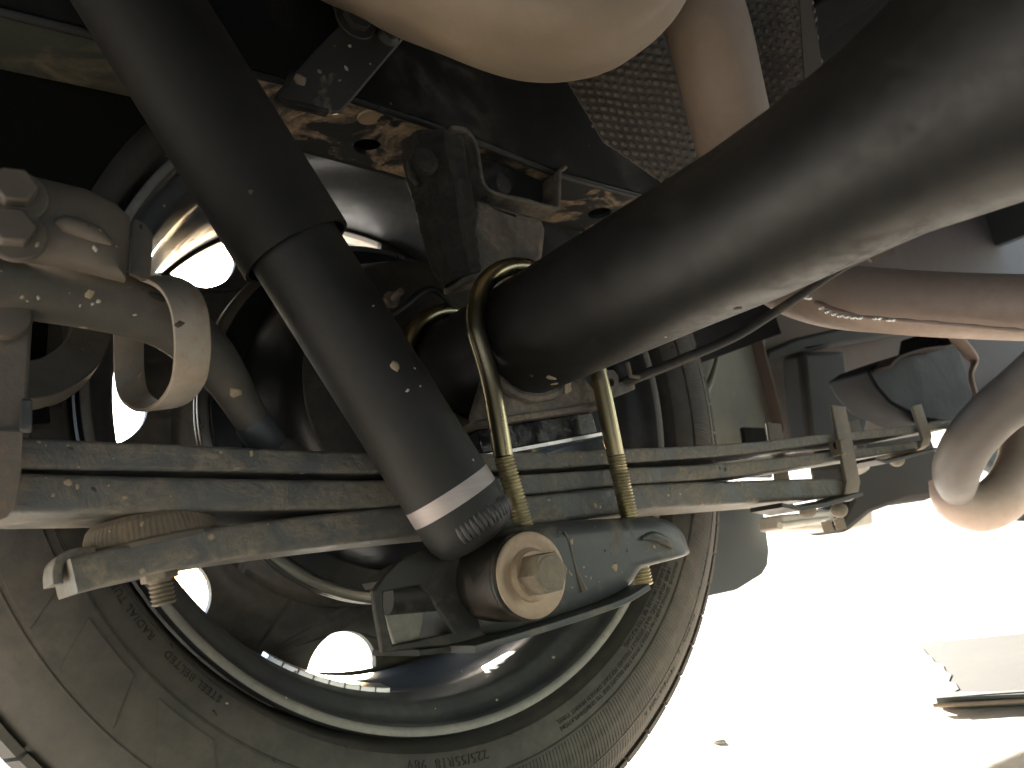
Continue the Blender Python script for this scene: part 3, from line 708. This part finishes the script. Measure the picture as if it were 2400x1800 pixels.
b = BM(); P = [at(x, y, Y=-.088) for x, y in ((1015, 345), (1020, 400), (1040, 470), (1050, 540), (1066, 610), (1084, 655))]; P = spline(P, 5)
tube(b, P, [.0215, .0210, .0205, .0185, .0170, .0135], 32)
for i, v in enumerate(b.verts):
    a = i % 32; k = i//32; v.co += (v.co-P[k])*(.06*math.sin(a*PI/4*2)+(.05*(k % 3 == 0)))
obj('rubber_block', b, M['rubber'], t, smooth=25)
b = BM(); c = at(992, 382, Y=-.112); lathe(b, [(0, .0090), (.004, .0088), (.005, .006)], c, (0, -1, 0), 24); obj('stud', b, M['rubber'], t)

# ================================================================== MUFFLER, EXHAUST, HEAT SHIELD
b = BM(); out = [(665, -105), (770, -50), (840, -12), (975, 40), (1100, 90), (1216, 124), (1306, 134), (1379, 131), (1469, 110), (1541, 66), (1600, 10), (1628, -60), (1600, -180), (1450, -300), (1000, -330), (700, -250), (600, -140)]
MD = .43; P0 = spline([at(x, y, d=MD) for x, y in out+[out[0]]], 6)[:-1]; cen = sum(P0, V(0, 0, 0))/len(P0); rings = []
for i in range(-9, 10):
    a = PI/2*i/9.5; s = math.cos(a)**.55; rings.append([b.verts.new(cen+(p-cen)*s*(1-.055*math.cos(a)*(a < 0))+VIEW*((.035 if a < 0 else .07)*math.sin(a)+.006)) for p in P0])
n_ = len(P0); b.faces.new(rings[0]); b.faces.new(rings[-1][::-1])
for A, B in zip(rings, rings[1:]):
    for i in range(n_): b.faces.new((A[i], A[(i+1) % n_], B[(i+1) % n_], B[i]))
tag(obj('muffler', b, M['muffler'], smooth=70), 'large rounded tan muffler shell at the top edge of the photo', 'muffler')
# pipe running up beside the muffler
t = thing('exhaust_pipe', 'broad smooth tan pipe rising between two dimpled heat shield panels', 'pipe', tuple(at(1700, 300, d=.72)))
b = BM(); P = [at(1590, -260, d=.51), at(1640, 0, d=.53), at(1668, 100, d=.54), at(1722, 330, d=.56), at(1790, 560, d=.58)]; tube(b, spline(P, 5), .0275, 64); obj('pipe', b, M['pipe_tan'], t, smooth=60)
# heat shield: embossed sheet
def shield(pts, d0, d1, name, label, seam=None):
    (ax_, ay), (bx, by), (cx, cy), (dx, dy) = pts       # tl, tr, br, bl
    NU, NV = 150, 210; b = BM(); G = []
    for j in range(NV+1):
        v = j/NV; row = []
        for i in range(NU+1):
            u = i/NU
            x = (ax_*(1-u)+bx*u)*(1-v)+(dx*(1-u)+cx*u)*v; y = (ay*(1-u)+by*u)*(1-v)+(dy*(1-u)+cy*u)*v
            p = at(x, y, d=d0+(d1-d0)*u)
            # staggered domes
            pu, pv = x/21.0+.25*y/21.0, y/19.0-.12*x/19.0; pu += .5*(int(math.floor(pv)) % 2); pu += .12*math.sin(y*.031); pv2 = pv+.06*math.sin(x*.05)
            fx, fy = pu-math.floor(pu)-.5, pv2-math.floor(pv2)-.5; dd = math.hypot(fx, fy)
            cell = noise.noise(V(math.floor(pu)*1.7, math.floor(pv2)*2.3, .5))
            h = max(0, 1-(dd/.33)**2)*(.0020+.0005*cell)
            h += .0016*noise.noise(V(x*.012, y*.012, 1))
            row.append(b.verts.new(p-VIEW*h))
        G.append(row)
    for j in range(NV):
        for i in range(NU): b.faces.new((G[j][i], G[j][i+1], G[j+1][i+1], G[j+1][i]))
    o = obj(name, b, M['shield'], smooth=60); tag(o, label, 'heat shield', 'dimpled heat shield panels')
    md = o.modifiers.new('solid', 'SOLIDIFY'); md.thickness = .001
    return o
shield([(1180, -60), (1600, -60), (1640, 490), (1414, 335)], .585, .61, 'heat_shield', 'dimpled grey heat shield panel left of the broad tan pipe')
shield([(1700, -60), (1893, -60), (1945, 260), (1770, 330)], .61, .59, 'heat_shield', 'dimpled heat shield panel with dusty edge strip right of the tan pipe')
b = BM(); pxplate(b, [(1872, -40), (1894, -40), (1938, 230), (1890, 250)], .002, d=.578); tag(obj('shield_edge', b, M['dusty']), 'narrow dusty edge strip beside the right dimpled panel', 'edge strip')

# ----- right side: exhaust with welded seam
t = thing('front_exhaust', 'brownish exhaust pipe with ragged welded seam below the axle', 'exhaust pipe', tuple(at(2100, 720, d=.66)))
b = BM(); P = [at(1700, 440, d=.74), at(1755, 560, d=.72), at(1835, 648, d=.70), at(1940, 690, d=.68), at(2080, 706, d=.67), at(2240, 716, d=.66), at(2420, 722, d=.65), at(2700, 730, d=.64)]
PP = spline(P, 5); tube(b, PP, [.030, .030, .0290, .0280, .0275, .0275, .0275, .0275], 64); obj('pipe', b, M['pipe'], t, smooth=60)
b = BM(); P = [at(x, y, d=dd) for x, y, dd in ((1815, 672, .690), (1880, 694, .672), (1950, 724, .650), (2020, 743, .642), (2120, 752, .637), (2260, 764, .631), (2420, 778, .624))]
PS = spline(P, 7); tube(b, PS, [.0016+.0010*random.random() for _ in PS], 8); obj('weld_seam', b, M['pipe'], t)
b = BM()
for q in ((1890, 697), (1897, 699), (1925, 722), (1940, 730), (1955, 736), (1970, 740), (1985, 742), (2000, 744), (2015, 745), (2052, 746), (2060, 746), (2085, 750), (2093, 750)):
    bmesh.ops.create_uvsphere(b, u_segments=8, v_segments=6, radius=.0022, matrix=Matrix.Translation(at(q[0], q[1], d=.636)) @ Matrix.Diagonal((1.8, 1, .7, 1)))
obj('weld_spatter', b, M['bright_metal'], t)
# ----- bent pipe and elbow at the far right
t = thing('bent_pipe', 'pale pipe dropping past the spring end and turning in an elbow', 'pipe', tuple(at(2270, 1060, d=.8)))
b = BM(); P = [at(2700, 640, d=.72), at(2500, 830, d=.75), at(2400, 915, d=.78), at(2330, 970, d=.80), at(2275, 1030, d=.82), at(2246, 1085, d=.84), at(2240, 1120, d=.86), at(2243, 1150, d=.90)]
tube(b, spline(P, 5), [.030, .028, .0265, .025, .0245, .0240, .0225, .0180], 48); obj('downpipe', b, M['pipe_grey'], t, smooth=60)
b = BM(); P = [at(2205, 1120, d=.93), at(2232, 1172, d=.92), at(2290, 1192, d=.92), at(2345, 1168, d=.93), at(2385, 1110, d=.96), at(2400, 1030, d=1.0)]
tube(b, spline(P, 6), [.014, .022, .0270, .0280, .0270, .024], 40); obj('elbow', b, M['pipe'], t, smooth=60)
# ----- spring hanger on the right
t = thing('front_spring_hanger', 'dark spring hanger bracket holding the far end of the leaf spring', 'bracket', tuple(at(2200, 900, Y=-.06)))
b = BM(); pxplate(b, [(2035, 868), (2060, 850), (2110, 832), (2193, 818), (2200, 770), (2230, 770), (2262, 860), (2280, 930), (2290, 985), (2262, 995), (2165, 982), (2090, 945), (2055, 905)], .05, Y=-.075); obj('hanger', b, M['hanger'], t, bevel=.003)
b = BM(); P = [at(x, y, Y=-.12) for x, y in ((2222, 770), (2248, 800), (2276, 835), (2284, 850), (2276, 878), (2284, 915), (2300, 960), (2308, 968))]; sweep(b, spline(P, 4), (.5, 1, .0), [.016, .020, .018, .010, .006, .006, .008, .012], .0028); obj('twisted_strap', b, M['pipe'], t)
b = BM(); c = at(2312, 930, Y=-.12); hexhead(b, c, (.5, -1, .1), .011, .012); tube(b, [c, c+V(.02, -.02, .01)], .006, 16); obj('hanger_bolt', b, M['bolt'], t, bevel=.0008)
b = BM(); P = [at(x, y, Y=-.115) for x, y in ((2310, 968), (2296, 962), (2290, 975), (2300, 990), (2312, 978))]; sweep(b, spline(P, 4), (0, 1, 0), .02, .003); obj('spring_eye', b, M['pipe'], t)
b = BM(); P = [at(x, y, Y=-.07) for x, y in ((2036, 874), (2060, 852), (2120, 832), (2190, 820), (2200, 770))]; sweep(b, spline(P, 3), (0, 1, 0), .05, .003); obj('hanger_flange', b, M['inner'], t)

# ----- panels beyond
b = BM(); pxplate(b, [(1560, 700), (1600, 640), (1785, 640), (1790, 705), (1795, 880), (1822, 1000), (1818, 1030), (1810, 1120), (1560, 1120)], .004, Y=.160); lin = thing('arch_liner', 'pale green grey liner panel with rusty edge right of the tyre', 'liner panel', tuple(at(1700, 900, Y=.16)))
obj('liner', b, M['liner'], lin)
b = BM(); P = [at(x, y, Y=.152) for x, y in ((1765, 760), (1778, 820), (1795, 885), (1812, 950), (1824, 1003), (1818, 1028))]; sweep(b, spline(P, 3), (0, 1, 0), .02, .004); obj('rolled_edge', b, M['inner'], lin)
b = BM(); P = [at(x, y, Y=.150) for x, y in ((1672, 765), (1685, 800), (1678, 850), (1662, 900), (1640, 935))]; tube(b, spline(P, 4), [.003, .003, .0035, .005, .008], 10); obj('pressed_rib', b, M['liner'], lin)
b = BM(); pxplate(b, [(1742, 1001), (1792, 1003), (1798, 1033), (1748, 1040)], .006, Y=.140); obj('rubber_plug', b, M['dark'], lin)
def panel(name, pts, Y, m, label, cat='body panel', th=.004, bev=0.0):
    b = BM(); pxplate(b, pts, th, Y=Y); return tag(obj(name, b, M[m], bevel=bev), label, cat)
panel('inner_panel', [(1770, 560), (1900, 480), (2400, 330), (2900, 330), (2900, 820), (2420, 900), (2200, 985), (2000, 1070), (1740, 1110)], .22, 'inner', 'brown inner body panel behind the exhaust and spring hanger')
panel('stiffener', [(1790, 870), (1850, 835), (1930, 815), (2020, 800), (2180, 770), (2180, 745), (2000, 760), (1870, 790), (1800, 820)], .16, 'inner2', 'slate coloured pressed stiffener on the brown inner panel', th=.02, bev=.006)
panel('side_member', [(1880, 820), (1985, 820), (1995, 920), (2040, 985), (2030, 1040), (1900, 1040)], .14, 'inner2', 'dull slate box member between the clips and the brown panel', 'body member', th=.04, bev=.01)
panel('tank_guard', [(1995, 1010), (2180, 1010), (2216, 1100), (2216, 1158), (2180, 1172), (2100, 1182), (2050, 1200), (1990, 1250), (1960, 1236), (1995, 1170), (1975, 1080)], .02, 'inner2', 'slate guard panel with yellowish lower edge left of the elbow', 'guard panel', th=.05, bev=.008)
panel('lower_valance', [(2240, 950), (2800, 700), (2800, 1290), (2430, 1235), (2390, 1185), (2360, 1110), (2300, 1075)], .12, 'flap', 'blue grey valance panel behind the pipe elbow at the right edge', 'body panel', th=.03, bev=.01)
# mud flap
b = BM(); pxplate(b, [(1630, 1120), (1788, 1190), (1795, 1230), (1803, 1290), (1800, 1325), (1788, 1345), (1735, 1378), (1724, 1384), (1640, 1402), (1610, 1408), (1600, 1150)], .006, smooth=0, Y=.085)
tag(obj('mud_flap', b, M['flap'], bevel=.002), 'blue grey rubber flap hanging behind the tyre', 'mud flap')
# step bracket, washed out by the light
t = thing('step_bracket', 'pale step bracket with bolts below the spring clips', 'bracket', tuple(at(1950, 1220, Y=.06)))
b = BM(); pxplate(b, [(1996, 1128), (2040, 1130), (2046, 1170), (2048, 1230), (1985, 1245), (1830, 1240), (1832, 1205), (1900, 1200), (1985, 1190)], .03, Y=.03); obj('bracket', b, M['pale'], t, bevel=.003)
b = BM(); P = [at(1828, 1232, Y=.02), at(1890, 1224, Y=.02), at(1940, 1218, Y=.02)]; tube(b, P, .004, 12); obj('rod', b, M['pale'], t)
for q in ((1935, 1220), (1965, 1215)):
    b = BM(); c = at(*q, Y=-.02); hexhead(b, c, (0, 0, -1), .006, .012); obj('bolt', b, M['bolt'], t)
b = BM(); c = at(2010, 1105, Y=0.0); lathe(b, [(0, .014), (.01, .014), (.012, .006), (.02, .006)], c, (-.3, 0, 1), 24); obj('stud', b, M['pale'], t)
# board lying on the ground
ZB = .022
bb = thing('ground_board', 'thin grey weathered board with pale worn end lying on the bright ground', 'board', tuple(at(2200, 1560, Z=ZB)))
b = BM(); plate(b, [at(x, y, Z=ZB) for x, y in ((2138, 1508), (2162, 1560), (2193, 1636), (2500, 1624), (3300, 1560), (3300, 1440), (2500, 1474))], (0, 0, -.0085)); obj('board', b, M['beam'], bb, bevel=.001)
L_ = [(2142, 1510)]; a_ = [(2138, 1509), (2163, 1562), (2194, 1634)]
up = [(2150, 1512), (2163, 1520), (2172, 1533), (2186, 1538), (2192, 1552), (2208, 1560), (2214, 1574), (2228, 1583), (2226, 1596), (2240, 1602), (2245, 1613), (2238, 1622), (2300, 1622), (2420, 1616), (2420, 1621), (2300, 1628), (2196, 1633)]
P = [at(x+random.uniform(-3, 3), y+random.uniform(-3, 3), Z=ZB+.0006) for x, y in up]+[at(x, y, Z=ZB+.0006) for x, y in ((2164, 1562), (2140, 1510))]
b = BM(); plate(b, P, (0, 0, -.0005)); obj('worn_end', b, M['worn'], bb)
b = BM(); g0, g1 = at(2188, 1654, Z=.018), at(3000, 1612, Z=.018); tube(b, [g0, g1], .0018, 8); obj('edge_strip', b, M['pipe_tan'], bb)
# pebble
b = BM(); bmesh.ops.create_icosphere(b, subdivisions=2, radius=.005, matrix=Matrix.Translation(at(1686, 1738, Z=.0135)) @ Matrix.Diagonal((.8, 1.5, .5, 1)))
tag(obj('pebble', b, M['pale']), 'tiny tan pebble alone on the bright ground', 'pebble')

# ================================================================== LEFT: bracket, tube, strap, shackle
t = thing('bar_bracket', 'dusty brown bracket plate with two big hexagon bolts', 'bracket', tuple(at(150, 500, Y=-.15)))
out = [(-150, 380), (0, 396), (77, 410), (205, 441), (277, 477), (307, 505), (305, 560), (300, 600), (297, 652), (225, 633), (130, 612), (51, 600), (0, 596), (-150, 590)]
P0 = [at(x, y, Y=-.152) for x, y in out]
b = BM()      # pressed plate with a bulging field
Ps = P0; cen = at(140, 520, Y=-.152); rings = []
for s, dy in ((.0, -.006), (.5, -.006), (.8, -.004), (.94, -.001), (1.0, .002), (1.0, .006)):
    rings.append([b.verts.new(V(cen.x+(p.x-cen.x)*s, p.y+dy, cen.z+(p.z-cen.z)*s)) for p in Ps] if s else None)
c_ = b.verts.new(cen+V(0, -.006, 0)); n_ = len(P0)
for i in range(n_): b.faces.new((c_, rings[1][i], rings[1][(i+1) % n_]))
for A, B in zip(rings[1:], rings[2:]):
    for i in range(n_): b.faces.new((A[i], A[(i+1) % n_], B[(i+1) % n_], B[i]))
obj('pressed_plate', b, M['dusty'], t, smooth=40)
b = BM(); P = [at(x, y, Y=-.1585) for x, y in ((128, 520), (150, 524), (190, 536), (230, 552), (262, 572))]; tube(b, spline(P, 4), [.001, .0036, .004, .0036, .001], 14); obj('pressed_bead', b, M['dusty'], t, smooth=60)
b = BM(); pxplate(b, [(316, 512), (340, 524), (358, 548), (356, 600), (353, 652), (335, 654), (312, 642), (305, 640), (311, 560)], .003, holes=[(330, 530, 4, 7, 0)], Y=-.146); obj('side_flange', b, M['dusty'], t, bevel=.0006)
for k, (q, rr_) in enumerate((((36, 430), .0100), ((30, 524), .0100))):
    c = at(*q, Y=-.166); b = BM(); hexhead(b, c+V(0, .008, 0), (0, -1, 0), .0088, .0080, .0080); bo = obj('bolt_head', b, M['dusty'], t, bevel=.0009)
    b = BM(); lathe(b, [(0, .0112), (.0022, .0112), (.003, .0104)], c+V(.0012, .0085, -.002), (0, -1, 0), 40); obj('bolt_washer', b, M['dusty'], bo, bevel=.0005)
t = thing('bent_tube', 'dusty grey tube with pale specks bending down to the leaf spring', 'tube', tuple(at(200, 690, Y=-.12)))
b = BM(); YT = -.125; P = [at(x, y, Y=yy) for x, y, yy in ((-220, 640, -.14), (-60, 648, -.135), (60, 668, -.13), (180, 690, -.125), (290, 714, -.122), (380, 745, -.12), (440, 785, -.115), (492, 832, -.11), (530, 885, -.105), (566, 945, -.10), (600, 1000, -.097), (640, 1045, -.094), (690, 1085, -.092))]
tube(b, spline(P, 5), [.0150, .0150, .0150, .0148, .0146, .0143, .0135, .0122, .0112, .0096, .0088, .0088, .0092], 40); obj('tube', b, M['tube'], t, smooth=60)
for (q, rr_) in (((320, 681), .005), ((362, 696), .005)):
    b = BM(); c = at(*q, Y=-.1345); bmesh.ops.create_uvsphere(b, u_segments=16, v_segments=8, radius=rr_, matrix=Matrix.Translation(c) @ Matrix.Rotation(.35, 4, 'Y') @ Matrix.Diagonal((1.2, .25, .45, 1))); obj('dent', b, M['bracket_dark'], t)
b = BM(); c = at(600, 1000, Y=-.097); dd = (at(640, 1045, Y=-.094)-at(566, 945, Y=-.10)).normalized(); lathe(b, [(-.004, .0094), (-.002, .0101), (.012, .0100), (.014, .0094)], c, dd, 32, f='open'); obj('collar', b, M['plate'], t)
t = thing('strap_loop', 'pale flat steel strap looping under the dusty bent tube', 'strap', tuple(at(390, 940, X=-.215)))
P = [at(x, y, X=-.215) for x, y in ((314, 640), (359, 650), (419, 651), (469, 672), (496, 715), (506, 774), (505, 840), (492, 895), (454, 938), (406, 950), (364, 925), (350, 880), (348, 800), (349, 720), (354, 660))]
w_ = V(.020, 0, .0005); P = [p-w_*.5 for p in spline(P, 4)]
b = BM(); sweep(b, P, w_, .015, .0022, rnd=.4); obj('strap', b, M['strap'], t, bevel=0)
b = BM(); P = [at(x, y, X=-.205) for x, y in ((458, 700), (452, 760), (452, 835), (458, 846), (478, 850))]; tube(b, spline(P, 3), .0014, 8); obj('clip_edge', b, M['bracket_dark'], t)
# shackle plate at the left edge
t = thing('shackle', 'worn steel shackle plate at the left end of the leaf spring', 'shackle', tuple(at(20, 1000, Y=-.13)))
b = BM(); pxplate(b, [(-200, 640), (0, 640), (78, 700), (76, 760), (68, 900), (62, 1012), (-200, 1012)], .003, Y=-.128); obj('upper_plate', b, M['shackle'], t, bevel=.0015)
b = BM(); pxplate(b, [(-200, 1000), (54, 1012), (52, 1080), (46, 1140), (36, 1186), (18, 1210), (0, 1219), (-200, 1225)], .004, holes=[(-8, 975+60, 10, 12, 0)], Y=-.132); obj('lower_plate', b, M['shackle'], t, bevel=.0015)
b = BM(); pxplate(b, [(50, 932), (77, 934), (76, 1012), (46, 1010)], .004, Y=-.136); obj('tab', b, M['plate'], t, bevel=.001)
b = BM(); c = at(12, 745, Y=-.133); lathe(b, [(0, .010), (.004, .009), (.005, .005)], c, (0, -1, 0), 24); obj('pin_head', b, M['dusty'], t)
b = BM(); c = at(40, 738, Y=-.06); lathe(b, [(0, .0240), (0, .0440), (.03, .0440), (.03, .0240)], c, (0, 1, 0), 60, closed=True); tag(obj('hanger_ring', b, M['tube'], smooth=40, bevel=.001), 'grey ring shaped hanger between shackle and rim', 'ring')

# ================================================================== LINES
t = thing('brake_hose', 'thin black brake hose arching behind the shock absorber', 'hose', tuple(at(1000, 690, Y=-.04)))
b = BM(); P = [at(x, y, Y=-.045) for x, y in ((905, 745), (925, 733), (955, 712), (985, 686), (1008, 678), (1030, 684), (1048, 702), (1070, 722), (1110, 735))]; tube(b, spline(P, 5), .0028, 14); obj('hose', b, M['hose'], t, smooth=60)
t = thing('handbrake_cable', 'black sheathed cable running along under the axle', 'cable', tuple(at(1700, 780, d=.55)))
b = BM(); P = [at(x, y, d=dd) for x, y, dd in ((1440, 905, .565), (1490, 886, .56), (1600, 842, .56), (1720, 790, .56), (1800, 742, .56), (1880, 690, .56), (1960, 636, .56), (2030, 600, .56), (2090, 583, .56))]; tube(b, spline(P, 5), [.0040, .0038, .0036, .0034, .0032, .003, .003, .0028], 16); obj('sheath', b, M['cable'], t, smooth=60)
b = BM(); pxplate(b, [(1415, 866), (1438, 866), (1450, 880), (1452, 905), (1440, 928), (1415, 934)], .010, Y=-.118, holes=[(1432, 896, 7, 9, 0)]); pxplate(b, [(1452, 895), (1488, 898), (1489, 912), (1436, 934), (1430, 926)], .012, Y=-.118); obj('cable_clamp', b, M['perch'], t, bevel=.0015)
b = BM(); P = [at(x, y, d=.545) for x, y in ((1470, 850), (1478, 882), (1500, 884))]; tube(b, P, .0016, 8); obj('cable_guide', b, M['shackle'], t); b = BM(); pxplate(b, [(2030, 598), (2092, 578), (2100, 590), (2046, 614)], .004, d=.548); obj('cable_clip', b, M['shackle'], t)

# ================================================================== MUD SPECKS, stone chips: small real blobs stuck on the parts
bpy.context.view_layer.update(); DG = bpy.context.evaluated_depsgraph_get(); rs = random.Random(11)
MS = [mat('mud_speck', (.42, .33, .22), .9, bump=.1), mat('mud_speck_pale', (.55, .50, .42), .85, bump=.1), mat('mud_speck_dark', (.10, .08, .06), .9, bump=.1)]
def blob(k):
    bb = BM(); bmesh.ops.create_icosphere(bb, subdivisions=2, radius=1)
    for v in bb.verts:
        n = noise.noise(v.co*1.6+V(k*7, 0, 0)); v.co *= 1+.55*n; v.co.z *= .22
    me = bpy.data.meshes.new('mud_speck'); bb.to_mesh(me); bb.free()
    for p in me.polygons: p.use_smooth = True
    return me
BL = [[(lambda me, m: (me.materials.append(m), me)[1])(blob(k), m) for k in range(4)] for m in MS]
def speck(px, py, r, mi=0):
    d = (at(px, py, d=1)-CAM).normalized(); ok, loc, nor, idx, ob, mx = SC.ray_cast(DG, CAM+d*.05, d)
    if not ok or ob.name.startswith(('ground', 'worn', 'edge_strip')): return
    root = ob
    while root.parent is not None: root = root.parent
    if root.type != 'EMPTY': return
    if nor.dot(d) > 0: nor = -nor
    o = bpy.data.objects.new('mud_speck', rs.choice(BL[mi])); COL.objects.link(o); o.parent = root
    q = nor.to_track_quat('Z', 'Y'); o.rotation_euler = (q @ Matrix.Rotation(rs.random()*6, 3, 'Z').to_quaternion()).to_euler()
    o.scale = (r*rs.uniform(.8, 1.3), r*rs.uniform(.6, 1.1), r*.8); o.location = loc-ORG[root.name]
for x, y, r, mi in ((925, 858, .0024, 0), (972, 863, .0008, 1), (955, 915, .0011, 1), (985, 905, .0006, 1), (1109, 1078, .0008, 1), (875, 717, .0007, 1), (691, 1030, .0009, 2), (90, 698, .0010, 1), (211, 690, .0020, 0),
                    (231, 706, .0011, 1), (52, 697, .0010, 0), (316, 738, .0009, 1), (217, 713, .0007, 1), (188, 716, .0007, 1), (64, 706, .0006, 1), (590, 1062, .0016, 0), (160, 1130, .0017, 0), (182, 1140, .0014, 0), (125, 1160, .0010, 0),
                    (165, 1052, .0010, 2), (820, 108, .0016, 1), (812, 160, .0015, 1), (702, 185, .0042, 0), (710, 190, .0012, 2), (868, 150, .0008, 1), (1395, 1185, .0022, 0), (1440, 1330, .0028, 0), (1418, 1290, .0010, 2), (1470, 1290, .0010, 2),
                    (1338, 1270, .0018, 0), (1540, 1085, .0020, 0), (1700, 1100, .0018, 2), (1688, 1098, .0012, 2), (1300, 900, .0022, 0), (1330, 905, .0045, 0), (1290, 885, .0030, 0), (1245, 880, .0018, 2), (1730, 722, .0022, 2), (1560, 790, .0008, 1),
                    (1950, 640, .0010, 2), (420, 760, .0015, 2), (330, 880, .0018, 0), (550, 920, .0030, 0), (553, 925, .0011, 2), (1150, 1010, .0010, 0), (390, 365, .0008, 1), (588, 450, .0012, 2)):
    speck(x, y, r, mi)
for k in range(75):       # finer scatter on the springs, tube, saddle and rim
    x, y = rs.choice(((rs.uniform(60, 850), rs.uniform(1030, 1250)), (rs.uniform(1220, 1900), rs.uniform(1050, 1190)), (rs.uniform(1280, 1560), rs.uniform(1230, 1390)), (rs.uniform(400, 1300), rs.uniform(1500, 1700)),
                      (rs.uniform(0, 420), rs.uniform(430, 780)), (rs.uniform(60, 850), rs.uniform(1030, 1250))))
    speck(x, y, rs.choice((.0004, .0006, .0006, .0009, .0012)), rs.choice((0, 1, 0, 2)))
